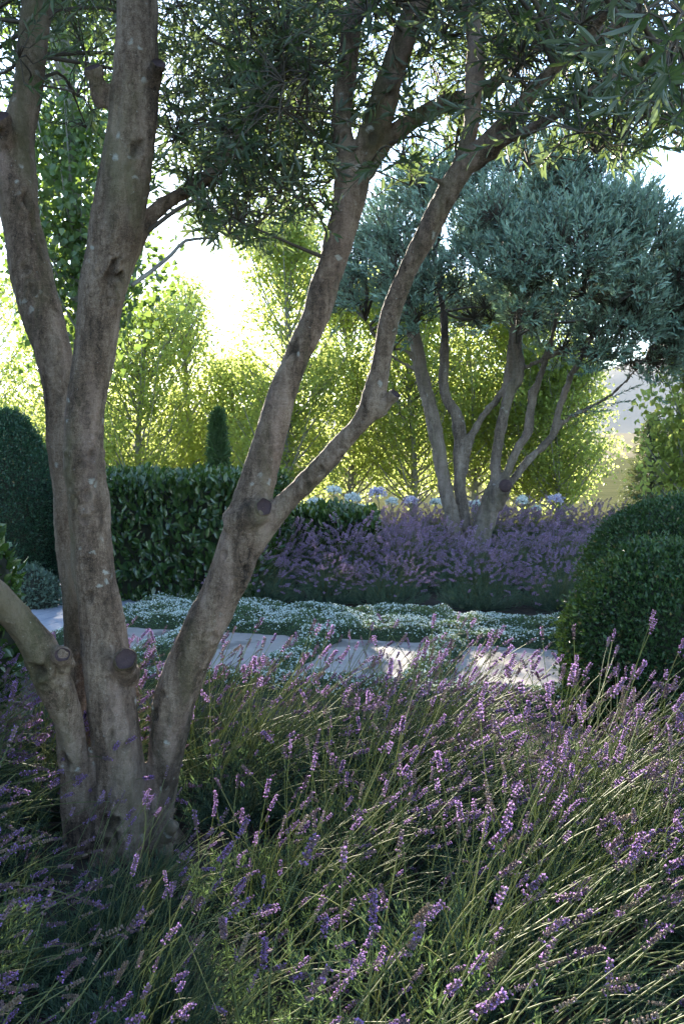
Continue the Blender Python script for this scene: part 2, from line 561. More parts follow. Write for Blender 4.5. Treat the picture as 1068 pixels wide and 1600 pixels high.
soil_sheet('garden_bed', lambda s, t: pw_arr(-7 + 12 * s, -9 + 7.3 * t, 0 * s), 70, 50,
           'dark mulched bed under the near lavender and olive')
soil_sheet('garden_bed', lambda s, t: pw_arr(-3.4 + 10 * s, 1.15 + 9 * t, 0 * s), 60, 50,
           'dark mulched bed under the far lavender beyond the path')
soil_sheet('garden_bed', lambda s, t: pw_arr(-9 + 5.5 * s, 2.05 + 8 * t, 0 * s), 40, 50,
           'dark mulched bed under the clipped hedge and dome')


def hill(name, x0, x1, y0, y1, nx, ny, fn, mat, label):
    X, Y = np.meshgrid(np.linspace(x0, x1, nx), np.linspace(y0, y1, ny), indexing='ij')
    P = np.stack([X.ravel(), Y.ravel(), np.zeros(X.size)], -1)
    P[:, 2] = fn(P)
    i = np.arange(nx - 1)[:, None] * ny
    j = np.arange(ny - 1)[None]
    q = np.stack([i + j, i + ny + j, i + ny + j + 1, i + j + 1], -1).reshape(-1, 4)
    m = Mass()
    m.add(P, np.concatenate([q[:, [0, 1, 2]], q[:, [0, 2, 3]]]), smooth=True)
    return tag(m.build(name, mat), label, 'hill', kind='structure')


def edge_fall(P, x0, x1, y0, y1, w):
    e = np.minimum.reduce([P[:, 0] - x0, x1 - P[:, 0], P[:, 1] - y0, y1 - P[:, 1]])
    e = np.clip(e / w, 0, 1)
    return e * e * (3 - 2 * e)


def hill_near(P):
    f = edge_fall(P, -350, 450, 120, 620, 90)
    h = 6 * np.exp(-((P[:, 0] - 130) / 90) ** 2 - ((P[:, 1] - 430) / 130) ** 2)
    h += 3.5 * np.exp(-((P[:, 0] + 160) / 120) ** 2 - ((P[:, 1] - 400) / 120) ** 2)
    h += 2.5 * (vnoise(P, .012, 3.0) + .5)
    return f * h - .3 * (1 - f) - .02


def hill_far(P):
    f = edge_fall(P, -2600, 2600, 750, 2600, 420)
    X, Y = P[:, 0], P[:, 1]
    h = 150 * np.exp(-((X - 640) / 520) ** 2 - ((Y - 1700) / 420) ** 2)
    h += 70 * np.exp(-((X + 900) / 900) ** 2 - ((Y - 1800) / 420) ** 2)
    h += 45 * np.exp(-((X - 330) / 160) ** 2 - ((Y - 1250) / 220) ** 2)
    h += 90 * np.exp(-((X - 1900) / 600) ** 2 - ((Y - 1600) / 400) ** 2)
    h += 26 * vnoise(P, .0035, 8.0) + 9 * vnoise(P, .011, 2.0) + 10
    return f * np.maximum(h, 0) - .5 * (1 - f) - .05


hill('hill', -350, 450, 120, 620, 90, 70, hill_near, M_HILL, 'low sunlit tan knoll of dry grass below the grey hill')
hill('hill', -2600, 2600, 750, 2600, 120, 80, hill_far, M_HILLFAR, 'high hazy grey-lavender hill behind the conifer')

# ------------------------------------------------------------------ path, paving stones, patio
def slab(name, u0, u1, v0, v1, z0, z1, mat, parent, bev=.006, jit=0.0):
    v, f = box_geo(u0, u1, v0, v1, z0, z1, bev)
    if jit:
        v[4:, 2] += random.uniform(-jit, jit)
    v = pw_arr(v[:, 0], v[:, 1], v[:, 2])
    m = Mass()
    m.add(v, f)
    return m.build(name, mat, parent)


pm = Mass()
v, f = box_geo(-3.3, 3.2, -1.75, 1.15, -.05, .012)
pm.add(pw_arr(v[:, 0], v[:, 1], v[:, 2]), f)
path = tag(pm.build('path', M_SAND), 'stepping stone path edged with white flowering thyme', 'path', kind='structure')
PAVERS = []
for k in range(-2, 4):
    u0 = -.98 * k
    cuts = [(-1.42, 0.0)] if k < 3 else [(-1.42, -.562), (-.552, 0.0)]
    PAVERS.append((u0, u0 + .73, -1.42, 0.0))
    if k < -1:
        continue
    for (v0, v1) in cuts:
        slab('paving_stone', u0, u0 + .73, v0, v1, .004, .036, M_PAVER, path)

bm = Mass()
v, f = box_geo(-7.2, -3.02, -1.75, 2.02, -.05, .010)
bm.add(pw_arr(v[:, 0], v[:, 1], v[:, 2]), f)
patio = tag(bm.build('pavement', M_SAND), 'grey-blue bluestone paving beside the clipped dome', 'pavement', kind='structure')
for iu in range(24):
    off = random.uniform(0, .5)
    vv = -1.75 + off - .5
    while vv < 1.98:
        ln = random.uniform(.40, .55)
        a, b = max(vv, -1.74), min(vv + ln, 1.98)
        if b - a > .08:
            slab('paving_block', -7.19 + iu * .172, -7.19 + iu * .172 + .164, a, b - .008, .004, .052, M_BLUE, patio, .004, .002)
        vv += ln

# ------------------------------------------------------------------ thyme mats
def in_paver(u, v, grow=0.0):
    r = np.zeros(len(u), bool)
    for (a, b, c, d) in PAVERS:
        r |= (u > a - grow) & (u < b + grow) & (v > c - grow) & (v < d + grow)
    return r


def thyme_height(u, v):
    """height of the mat above the ground, 0 outside it"""
    P = np.stack([u, v, np.zeros(len(u))], -1)
    n1 = vnoise(P, 2.6, 1.0)
    n2 = vnoise(P, 8.0, 5.0)
    far = .98 + .10 * n1 - .10 * np.clip(u, -1, 2) + np.clip(-u - 2.0, 0, 2) * .45
    left = -3.12 + .12 * n1 - .25 * np.clip(v, 0, 1.5) * 0
    dist = np.full(len(u), 9.0)
    for (a, b, c, d) in PAVERS:                      # distance outside the nearest stone
        dx = np.maximum(np.maximum(a - u, u - b), 0)
        dy = np.maximum(np.maximum(c - v, v - d), 0)
        ins = (u > a) & (u < b) & (v > c) & (v < d)
        dd = np.where(ins, -np.minimum(np.minimum(u - a, b - u), np.minimum(v - c, d - v)), np.hypot(dx, dy))
        dist = np.minimum(dist, dd)
    spill = dist + .025 + .035 * n2 + .03 * n1       # cushions spill over the stone edges
    e = np.minimum.reduce([spill, far - v, u - left, v + 1.72, 2.6 - u])
    e = np.clip(e / .09, 0, 1)
    amp = np.where(v > -.02, .115, .10)
    return np.sqrt(e) * (amp + .05 * n1 + .035 * n2), e


tm = Mass()
nu, nv = 240, 130
U, V = np.meshgrid(np.linspace(-3.4, 2.7, nu), np.linspace(-1.75, 2.4, nv), indexing='ij')
H, E = thyme_height(U.ravel(), V.ravel())
Pm = pw_arr(U.ravel(), V.ravel(), H * .86 + .013)
i = np.arange(nu - 1)[:, None] * nv
j = np.arange(nv - 1)[None]
q = np.stack([i + j, i + nv + j, i + nv + j + 1, i + j + 1], -1).reshape(-1, 4)
q = q[(E[q] > 0).any(1)]
tm.add(Pm, np.concatenate([q[:, [0, 1, 2]], q[:, [0, 2, 3]]]), 2, 0, True)
n = 400000
u = RNG.uniform(-3.4, 2.7, n)
v = RNG.uniform(-1.75, 2.4, n)
keep = RNG.random(n) < .85
u, v = u[keep], v[keep]
h, e = thyme_height(u, v)
ok = (e > .05)
u, v, h, e = u[ok], v[ok], h[ok], e[ok]
depth = RNG.random(len(u)) ** 2
side = e < .8
hz = np.where(side, h * RNG.uniform(.55, 1.08, len(u)), h * (1 - .12 * depth)) + .004
P = pw_arr(u, v, hz + .012)
patch = np.clip(.85 + 1.5 * vnoise(np.stack([u, v, 0 * u], -1), 3.4, 12.0), .25, 1.5)
flow = (RNG.random(len(u)) < np.where(hz > h * .8, .24, .07) * patch) & (e > .25)
pl = P[~flow]
add_leaves(tm, pl, rand_dirs(len(pl)) + (0, 0, .5), rand_dirs(len(pl)) + (0, 0, 1), RNG.uniform(.011, .019, len(pl)), RNG.uniform(.007, .011, len(pl)), mat=0)
pf = P[flow] + (0, 0, .008)
nf = norm(rand_dirs(len(pf)) * .8 + (0, -.35, .9))
tilt = norm(np.cross(nf, rand_dirs(len(pf))))
s = RNG.uniform(.011, .019, len(pf))
add_leaves(tm, pf - tilt * s[:, None] / 2, tilt, nf, s, s * .95, mat=1)
tag(tm.build('ground_cover', [M_THLEAF, M_THFLOW, M_THMAT]), 'low cushions of white flowering thyme around the stepping stones', 'ground cover', kind='stuff')
# a little litter on the stones: fallen olive leaves and thyme petals
lm_ = Mass()
nl_ = 150
ku = RNG.integers(0, len(PAVERS), nl_)
pu = np.array([PAVERS[a][0] for a in ku]) + RNG.random(nl_) * .68
pv_ = -1.4 + 1.38 * RNG.random(nl_)
Pl = pw_arr(pu, pv_, np.full(nl_, .041))
add_leaves(lm_, Pl, rand_dirs(nl_) * (1, 1, .12), np.array((0, 0, 1.0)) + RNG.normal(0, .2, (nl_, 3)), RNG.uniform(.025, .05, nl_), RNG.uniform(.008, .014, nl_), T_LANCE, 0)
tag(lm_.build('leaf_litter', M_TWIG), 'scattered fallen leaves on the stepping stones', 'litter', kind='stuff')
# gravel strip between the grey shrub and the paving
gm = Mass()
sv, sf = sphere_geo(6, 4)
ng = 900
gu, gv = RNG.uniform(-6.6, -3.6, ng), RNG.uniform(2.06, 2.6, ng)
for a in range(ng):
    s = random.uniform(.012, .028)
    p = pw(gu[a], gv[a], s * .45 + .02)
    gm.add(sv * np.array((s, s * random.uniform(.6, 1), s * .55)) + p, sf, 0, random.random())
tag(gm.build('gravel', M_GRAVEL), 'strip of grey gravel between the paving and the shrubs', 'gravel', kind='stuff')

# ------------------------------------------------------------------ the near olive
def limb_px(rows, n=None):
    """rows (px, py, depth, width px) -> resampled points and radii"""
    a = np.array([(*at(x, y, d), w / 2 / FPX * d) for x, y, d, w in rows])
    ln = np.linalg.norm(np.diff(a[:, :3], axis=0), axis=1).sum()
    s = spline(a, n or max(6, int(ln / .04)))
    t = np.gradient(s[:, :3], axis=0)
    lean = np.abs(t[:, 2]) / np.maximum(np.hypot(t[:, 0], t[:, 2]), 1e-6)
    return s[:, :3], np.maximum(s[:, 3] * np.clip(lean, .80, 1) * .94, .004)


NEAR_D = 3.5
OLIVE_BASE = at(192, 1340, NEAR_D)
OLIVE_BASE[2] = 0
LIMBS = {
    'back': [(146, 1360, 3.7, 74), (140, 1200, 3.74, 66), (130, 1000, 3.74, 64), (122, 900, 3.73, 62), (114, 800, 3.72, 64), (107, 700, 3.7, 64), (93, 600, 3.7, 60), (69, 500, 3.72, 72),
             (42, 400, 3.74, 68), (29, 310, 3.76, 62), (28, 220, 3.78, 56), (44, 130, 3.8, 46), (60, 0, 3.84, 48), (66, -180, 3.9, 40), (40, -420, 4.0, 28)],
    'middle': [(196, 1400, 3.46, 104), (191, 1280, 3.45, 88), (185, 1180, 3.45, 84), (176, 1100, 3.45, 82), (164, 1020, 3.46, 78), (148, 900, 3.46, 70), (139, 800, 3.45, 69), (134, 700, 3.44, 65),
               (138, 600, 3.43, 66), (152, 500, 3.42, 72), (172, 400, 3.41, 84), (190, 300, 3.4, 86), (204, 200, 3.39, 80), (214, 100, 3.38, 73), (216, 0, 3.37, 66), (232, -200, 3.34, 52), (270, -430, 3.3, 30)],
    'right': [(232, 1400, 3.54, 56), (246, 1280, 3.53, 52), (258, 1190, 3.50, 58), (272, 1100, 3.47, 76), (312, 1000, 3.43, 76), (357, 900, 3.42, 77), (388, 810, 3.41, 72), (413, 700, 3.42, 56), (446, 600, 3.43, 49),
              (490, 500, 3.45, 50), (523, 400, 3.47, 49), (545, 320, 3.48, 53), (552, 262, 3.49, 58)],
    'right_up': [(552, 275, 3.49, 50), (534, 200, 3.52, 34), (536, 120, 3.56, 33), (556, 0, 3.62, 34), (585, -150, 3.7, 26), (590, -330, 3.8, 16)],
    'right_over': [(554, 275, 3.49, 48), (588, 190, 3.47, 46), (612, 110, 3.44, 44), (650, 10, 3.4, 44), (700, -120, 3.34, 34), (760, -300, 3.3, 18)],
    'right_arch': [(570, 270, 3.48, 36), (606, 218, 3.5, 32), (650, 184, 3.54, 34), (700, 160, 3.58, 34), (750, 145, 3.64, 28), (810, 100, 3.7, 24), (880, 40, 3.8, 18), (960, -60, 3.9, 12)],
    'far_right': [(388, 860, 3.41, 54), (424, 810, 3.38, 45), (470, 762, 3.34, 42), (530, 700, 3.28, 42), (574, 645, 3.24, 40), (586, 590, 3.22, 36), (598, 530, 3.2, 33), (626, 450, 3.16, 35), (660, 380, 3.12, 40),
                  (700, 300, 3.08, 46), (728, 256, 3.06, 50), (770, 228, 3.04, 48)],
    'fork_up': [(712, 278, 3.07, 36), (736, 210, 3.1, 30), (742, 150, 3.14, 27), (738, 60, 3.2, 25), (720, -60, 3.3, 18), (700, -200, 3.4, 10)],
    'fork_over': [(735, 250, 3.06, 36), (790, 185, 3.02, 32), (850, 122, 2.98, 28), (915, 58, 2.92, 24), (980, -20, 2.86, 18), (1060, -130, 2.8, 10)],
    'fork_out': [(760, 232, 3.04, 40), (800, 214, 2.98, 24), (860, 186, 2.9, 22), (930, 140, 2.8, 20), (1000, 98, 2.7, 17), (1080, 72, 2.62, 13), (1190, 40, 2.5, 8)],
    'fork_mid': [(770, 228, 3.04, 38), (820, 160, 3.1, 30), (880, 90, 3.16, 24), (960, 40, 3.2, 18), (1060, 20, 3.26, 10)],
    'low_left': [(138, 1400, 3.54, 76), (126, 1290, 3.46, 58), (117, 1195, 3.39, 53), (99, 1100, 3.32, 54), (62, 1018, 3.25, 64), (6, 945, 3.2, 64), (-60, 880, 3.1, 62), (-150, 770, 3.0, 54), (-230, 600, 2.95, 44), (-280, 400, 2.95, 32), (-300, 150, 3.0, 20)],
    'cross': [(160, 520, 3.42, 30), (186, 430, 3.43, 36), (214, 380, 3.48, 30), (242, 330, 3.54, 27), (300, 292, 3.6, 28), (350, 254, 3.64, 22), (378, 200, 3.68, 17), (420, 140, 3.74, 13), (450, 80, 3.8, 10)],
    'cross_low': [(345, 258, 3.64, 15), (390, 226, 3.6, 11), (440, 196, 3.54, 8), (500, 180, 3.5, 5)],
}
DEAD = [(206, 446, 3.46, 9), (236, 424, 3.5, 9), (268, 398, 3.54, 8), (290, 376, 3.58, 7), (330, 372, 3.62, 5)]

# knots and dents: px, py, on limb, size m, depth m, scar strength
KNOTS = [(214, 232, 'middle', .020, .016, .9), (238, 190, 'middle', .016, .012, .7), (176, 424, 'middle', .022, .016, .9), (172, 450, 'middle', .03, .012, .3),
         (134, 726, 'middle', .042, -.014, .25), (128, 722, 'middle', .013, .010, .7), (142, 712, 'middle', .015, .008, .5), (139, 772, 'middle', .015, .009, .6), (132, 811, 'middle', .014, .009, .6), (166, 836, 'middle', .013, .010, .8),
         (133, 874, 'middle', .016, .007, .5), (143, 930, 'middle', .018, .012, .7), (176, 1150, 'middle', .018, .010, .5), (166, 1106, 'middle', .012, .008, .5), (172, 1285, 'middle', .035, .03, 1.0), (196, 1165, 'middle', .014, .008, .6), (190, 1085, 'middle', .014, -.008, .2),
         (26, 290, 'back', .016, .012, .8), (40, 310, 'back', .022, .016, .8), (42, 420, 'back', .022, .014, .6), (52, 452, 'back', .02, .012, .5), (92, 620, 'back', .015, .008, .4), (124, 1030, 'back', .014, .01, .7),
         (454, 545, 'right', .016, .012, .8), (390, 900, 'right', .020, .016, .9), (382, 912, 'right', .014, .01, .6), (398, 800, 'right', .05, -.008, .1), (380, 836, 'right', .018, .008, .4), (335, 1000, 'right', .020, .008, .3), (256, 1085, 'right', .014, .01, .7), (240, 1112, 'right', .022, .012, .8), (352, 866, 'right', .014, .008, .4),
         (356, 930, 'right', .02, -.006, .2), (312, 1060, 'right', .02, .006, .4),
         (60, 1045, 'low_left', .030, .022, .9), (72, 1064, 'low_left', .022, .016, .7), (96, 1020, 'low_left', .026, -.014, .3), (100, 1190, 'low_left', .022, .012, .7), (110, 1075, 'low_left', .012, .008, .5),
         (536, 716, 'far_right', .012, .007, .6), (500, 735, 'far_right', .018, .007, .3), (700, 318, 'far_right', .012, .008, .6), (640, 470, 'far_right', .012, .006, .4), (608, 145, 'right_over', .014, .01, .7), (580, 215, 'right_over', .016, .01, .6), (538, 215, 'right_up', .014, .01, .7)]


def join_mesh(mass, name):
    return mass.mesh(name, [])


def remeshed(mass, name, voxel, smooth_iters):
    """union of overlapping tubes as one continuous skin"""
    me = mass.mesh(name + '_raw', [])
    o = link(name + '_raw', me)
    md = o.modifiers.new('remesh', 'REMESH')
    md.mode = 'VOXEL'
    md.voxel_size = voxel
    sm = o.modifiers.new('smooth', 'SMOOTH')
    sm.factor = .5
    sm.iterations = smooth_iters
    dg = bpy.context.evaluated_depsgraph_get()
    res = bpy.data.meshes.new_from_object(o.evaluated_get(dg))
    res.name = name
    bpy.data.objects.remove(o)
    bpy.data.meshes.remove(me)
    return res


olive = empty('olive_tree', OLIVE_BASE, 'big multi-stemmed olive tree with bare grey stems rising out of the near lavender', 'tree')
tm = Mass()
SKEL_P, SKEL_R = [], []
for nm, rows in LIMBS.items():
    p, r = limb_px(rows)
    wob = np.array([(mnoise.noise(Vector((q[2] * 3.0, len(nm), 0))), mnoise.noise(Vector((q[2] * 3.0, 5, len(nm)))), 0) for q in p]) * .012
    add_tube(tm, p + wob, r, 14)
    SKEL_P.append(p)
    SKEL_R.append(r)
# flare of the roots
for a in range(9):
    an = a / 9 * 2 * math.pi + .3
    c = OLIVE_BASE + np.array((math.cos(an) * .09, math.sin(an) * .08, .20))
    e = OLIVE_BASE + np.array((math.cos(an) * random.uniform(.17, .25), math.sin(an) * .18, -.06))
    s = spline(np.array([c, (c * .5 + e * .5) + (0, 0, -.02), e]), 8)
    add_tube(tm, s, np.linspace(.055, .04, 8), 10)
# swellings that carried cut branches
for (a, b, ra, rb) in ((at(196, 1030, 3.31) + (-.045, .15, -.09), at(196, 1030, 3.31), .060, .037), (at(408, 794, 3.31) + (-.10, .09, -.07), at(408, 794, 3.33), .066, .041),
                       (at(97, 1024, 3.22) + (-.03, .10, -.05), at(97, 1024, 3.2), .042, .026), (at(165, 165, 3.40), at(146, 112, 3.33), .04, .026), (at(232, 140, 3.38), at(246, 104, 3.31), .036, .022), (at(20, 240, 3.76), at(2, 190, 3.66), .045, .034),
                       (at(585, 648, 3.24), at(612, 620, 3.2), .022, .018), (at(690, 286, 3.06), at(668, 276, 3.02), .015, .010)):
    add_tube(tm, spline(np.array([a, a * .5 + b * .5, b]), 6), np.linspace(ra, rb, 6), 12)
trunk_me = remeshed(tm, 'trunk', .0075, 3)
nvt = len(trunk_me.vertices)
co = np.empty(nvt * 3, np.float32)
no = np.empty(nvt * 3, np.float32)
trunk_me.vertices.foreach_get('co', co)
trunk_me.vertices.foreach_get('normal', no)
co, no = co.reshape(-1, 3).astype(float), no.reshape(-1, 3).astype(float)
ridge = np.array([mnoise.noise(Vector((p[0] * 13 - p[2] * 2.2, p[1] * 13, p[2] * 1.5))) + .5 * mnoise.noise(Vector((p[0] * 30 - p[2] * 5, p[1] * 30, p[2] * 3.2 + 9))) for p in co])
lump = np.array([mnoise.noise(Vector((p[0] * 9, p[1] * 9, p[2] * 7))) for p in co])
small = np.array([mnoise.noise(Vector((p[0] * 48, p[1] * 48, p[2] * 30))) for p in co])
low = np.clip(1.25 - co[:, 2], .35, 1.0)
tiny = np.array([mnoise.noise(Vector((p[0] * 110, p[1] * 110, p[2] * 45))) for p in co])
disp = ridge * .019 * low + lump * .0075 + small * .0024 + tiny * .0012
scar = np.zeros(nvt)
for (x, y, limb, s, dp, sc) in KNOTS:
    lp, lr = limb_px(LIMBS[limb])
    cx, cy = to_px(lp)
    kk = np.argmin((cx - x) ** 2 + (cy - y) ** 2)
    base = at(x, y, lp[kk, 1] - lr[kk] * .85)
    dd = np.linalg.norm(co - base, axis=1)
    near = dd < s * 4
    wv = co[near] - base
    s = s * .95
    q = np.sqrt((wv[:, 0] * 1.15) ** 2 + wv[:, 1] ** 2 + (wv[:, 2] * .8) ** 2) / s * (1 + .55 * lump[near] + .7 * small[near])
    ring = np.exp(-((q - 1.45) / .55) ** 2)
    disp[near] += -dp * np.exp(-q ** 2) + abs(dp) * .55 * ring
    scar[near] = np.maximum(scar[near], min(1, sc * 1.15) * np.clip(1.3 - q, 0, 1) ** .6)
co2 = co + no * disp[:, None]
trunk_me.vertices.foreach_set('co', (co2 - OLIVE_BASE).astype(np.float32).ravel())
at_s = trunk_me.attributes.new('scar', 'FLOAT', 'POINT')
at_s.data.foreach_set('value', scar.astype(np.float32))
trunk_me.materials.clear()
trunk_me.materials.append(M_BARK)
trunk_me.polygons.foreach_set('use_smooth', np.ones(len(trunk_me.polygons), bool))
trunk_me.update()
trunk = link('trunk', trunk_me, olive)


def cut_face(a, b, r, label=None):
    """sawn end of a removed branch: bark collar and a slightly dished dark disc"""
    a, b = np.asarray(a), np.asarray(b)
    d = norm(b - a)
    s1 = norm(np.cross(d, (0, 0, 1.0)))
    s2 = np.cross(s1, d)
    k = 20
    an = np.arange(k) * 2 * math.pi / k
    wob = 1 + .08 * np.sin(an * 2 + r * 90) + .05 * np.sin(an * 5)
    rings = []
    for (rr, off) in ((1.10, -.02), (1.16, .004), (1.02, .011), (.9, .006), (.5, .003), (.04, .002)):
        rings.append(b + (s1[None] * np.cos(an)[:, None] + s2[None] * np.sin(an)[:, None]) * (r * rr * wob)[:, None] + d * off)
    v = np.concatenate(rings)
    q = []
    for i in range(len(rings) - 1):
        for j in range(k):
            q.append((i * k + j, i * k + (j + 1) % k, (i + 1) * k + (j + 1) % k, (i + 1) * k + j))
    q = np.array(q)
    m = Mass()
    nb = 2 * k
    m.add(v[:3 * k], np.concatenate([q[:nb][:, [0, 1, 2]], q[:nb][:, [0, 2, 3]]]), 0, 0, True)
    q2 = q[nb:] - 2 * k
    m.add(v[2 * k:], np.concatenate([q2[:, [0, 1, 2]], q2[:, [0, 2, 3]]]), 1, 0, True)
    return m.build('cut_stub', [M_BARK, M_CUT], olive)


cut_face(at(196, 1030, 3.31) + (-.045, .15, -.05), at(196, 1030, 3.305), .034)
cut_face(at(410, 793, 3.325) + (-.09, .10, -.04), at(410, 793, 3.318), .030)
cut_face(at(97, 1024, 3.2) + (-.05, .10, -.05), at(97, 1024, 3.195), .024)
cut_face(at(165, 165, 3.40), at(146, 110, 3.325), .026)
cut_face(at(232, 140, 3.38), at(247, 102, 3.305), .021)
cut_face(at(20, 240, 3.76), at(0, 186, 3.655), .034)
cut_face(at(585, 648, 3.24), at(614, 618, 3.195), .019)
# two old sawn stumps low at the foot
for (a, b, r) in ((at(236, 1330, 3.36), at(272, 1288, 3.30), .020), (at(246, 1385, 3.34), at(258, 1322, 3.3), .030)):
    m = Mass()
    add_tube(m, spline(np.array([a, a * .5 + b * .5 + (.006, 0, 0), b]), 7), np.linspace(r * 1.25, r, 7), 12)
    m.build('branch_stub', M_BARK, olive)

dp_, dr_ = limb_px(DEAD)
m = Mass()
add_tube(m, dp_, dr_, 8)
m.build('dead_branch', M_POPBARK, olive)

# crown of the near olive: clumps of shoots on twigs that spring from the limbs
rng = np.random.default_rng(5)
SKEL = np.concatenate(SKEL_P)
clumps = []


def region(x0, x1, y0, y1, n, d0, d1, r=.24):
    for _ in range(n):
        clumps.append((at(rng.uniform(x0, x1), rng.uniform(y0, y1), rng.uniform(d0, d1)), r * rng.uniform(.75, 1.25)))


region(265, 520, -80, 150, 29, 3.3, 4.8)
region(270, 520, 130, 290, 18, 3.2, 4.6)
region(300, 420, 290, 350, 7, 3.3, 4.1, .16)
region(330, 400, 340, 372, 2, 3.3, 3.7, .12)
region(430, 520, 270, 390, 5, 3.4, 4.4, .17)
region(560, 740, -80, 110, 13, 3.1, 4.6)
region(600, 720, 110, 270, 4, 3.3, 4.2, .13)
region(740, 1080, -80, 100, 19, 2.3, 4.4)
region(780, 1080, 60, 160, 9, 2.6, 4.0, .2)
region(900, 1100, 150, 235, 12, 2.4, 3.4, .16)
region(80, 180, -60, 130, 7, 3.9, 4.8, .22)
region(-60, 50, -80, 130, 6, 3.9, 4.6, .22)
for (x, y, d, r) in ((826, 258, 3.0, .10), (660, 262, 3.3, .10), (640, 290, 3.5, .08), (975, 215, 2.7, .14), (930, 240, 2.8, .10), (700, 235, 3.4, .08), (400, 352, 3.4, .10), (560, 300, 3.6, .10), (120, 150, 3.9, .12), (136, 200, 4.2, .12), (30, 90, 3.6, .1),
                     (1050, 70, 1.9, .12), (1075, 30, 1.8, .12), (1000, 20, 2.1, .12)):
    clumps.append((at(x, y, d), r))
nvis = len(clumps)
for _ in range(110):                                   # the part of the crown above the picture
    a, rr = rng.uniform(0, 2 * math.pi), math.sqrt(rng.random()) * 2.6
    p = np.array((-.1 + math.cos(a) * rr, 3.7 + math.sin(a) * rr * .9, rng.uniform(3.15, 4.7) - .12 * rr * rr * .5))
    if p[1] < 1.2:
        continue
    x, y = to_px(p)
    if y > -90 and -100 < x < 1168:
        continue
    clumps.append((p, .30))
crown = Mass()
twig = Mass()
leafP, leafD, leafN, leafL, leafW = [], [], [], [], []
tpts, trad = [], []
for ci, (c, r) in enumerate(clumps):
    k = np.argmin(np.linalg.norm(SKEL - c, axis=1) + .4 * np.maximum(SKEL[:, 2] - c[2], 0))
    a = SKEL[k]
    ax, ay = to_px(a)
    cx_, cy_ = to_px(c)
    if (150 < ax < 262 and -60 < ay < 330 and c[1] < 3.6) or (150 < cx_ < 275 and cy_ < 420 and c[1] < 3.6):
        continue                                       # keep twigs off the front of the middle stem
    mid = a * .45 + c * .55 + np.array((0, 0, .06)) + rng.normal(0, .05, 3)
    tpts.append(spline(np.array([a, mid, c]), 8))
    trad.append(np.linspace(.010, .003, 8) * (1 if np.linalg.norm(a - c) > .3 else .6))
    ns = int(13 * (r / .24) ** 1.5) + 5
    st = c + rng.normal(0, 1, (ns, 3)) * r * .42
    di = norm(norm(st - c) * .8 + rng.normal(0, .45, (ns, 3)) + (0, 0, .12))
    ln = rng.uniform(.12, .24, ns) * min(1, c[1] / 3.2)
    tx, ty = to_px(st + di * ln[:, None] - np.array((0, 0, .2)) * ln[:, None])
    low_ = np.interp(tx, [-100, 40, 90, 180, 250, 300, 345, 410, 450, 520, 545, 600, 640, 700, 760, 800, 850, 900, 960, 1000, 1068, 1300],
                     [200, 190, 200, 260, 330, 380, 395, 415, 395, 410, 300, 265, 300, 255, 250, 285, 270, 235, 285, 265, 235, 200])
    ok = (ty < low_) | (c[1] < .8)
    st, di, ln = st[ok], di[ok], ln[ok]
    ns = len(st)
    if ns == 0:
        continue
    P, D, N, sid = shoots(st, di, ln, 11, .85, .15, rng)
    leafP.append(P)
    leafD.append(D)
    leafN.append(N)
    t2 = np.linspace(0, 1, 4)[None, :, None]
    sp = st[:, None, :] + di[:, None, :] * ln[:, None, None] * t2
    sp[..., 2] -= .18 * (t2[..., 0] ** 2) * ln[:, None]
    add_tube(twig, sp, np.linspace(.0022, .0009, 4)[None].repeat(ns, 0), 3, 0, .5, False)
    cc = np.broadcast_to(c, st.shape)
    sp2 = np.stack([cc, cc * .5 + st * .5 + (0, 0, .02), st], 1)
    add_tube(twig, sp2, np.linspace(.0035, .0022, 3)[None].repeat(ns, 0), 3, 0, .5, False)
add_tube(twig, np.array(tpts), np.array(trad), 5, 0, .5, False)
leafP, leafD, leafN = np.concatenate(leafP), np.concatenate(leafD), np.concatenate(leafN)
nl = len(leafP)
leafL = rng.uniform(.042, .070, nl)
leafW = leafL * rng.uniform(.19, .27, nl)
x, y = to_px(leafP)
inview = (x > 5) & (x < 1063) & (y > 5) & (leafP[:, 1] > .5)
order = np.argsort(np.where(inview, leafP[:, 1], 99))[:300]
single = np.zeros(nl, bool)
single[order] = True
rest = ~single
add_leaves(crown, leafP[rest], leafD[rest], leafN[rest], leafL[rest], leafW[rest], T_LANCE, 0, rng=rng)
crown.build('crown', M_OLIVE, olive, 'stuff')
twig.build('twigs', M_TWIG, olive, 'stuff')


def leaf_mesh(name, L, W, tmpl, mat):
    m = Mass()
    m.add(*leaf_geo(np.zeros((1, 3)), np.array([(0, 1.0, 0)]), np.array([(0, 0, 1.0)]), L, W, tmpl)[:2], 0, .5)
    return m.mesh(name, mat)


def place_leaf(me, p, d, nrm, scale, parent, base, name='leaf'):
    d = norm(d)
    s = norm(np.cross(d, nrm))
    n2 = np.cross(s, d)
    o = link(name, me, parent)
    M = Matrix(((s[0], d[0], n2[0], p[0] - base[0]), (s[1], d[1], n2[1], p[1] - base[1]), (s[2], d[2], n2[2], p[2] - base[2]), (0, 0, 0, 1)))
    o.matrix_basis = M @ Matrix.Scale(scale, 4)
    return o


olive_leaf = leaf_mesh('leaf', .055, .0125, T_LANCE, M_OLIVE)
for a in order:
    place_leaf(olive_leaf, leafP[a], leafD[a], leafN[a], leafL[a] / .055, olive, OLIVE_BASE)

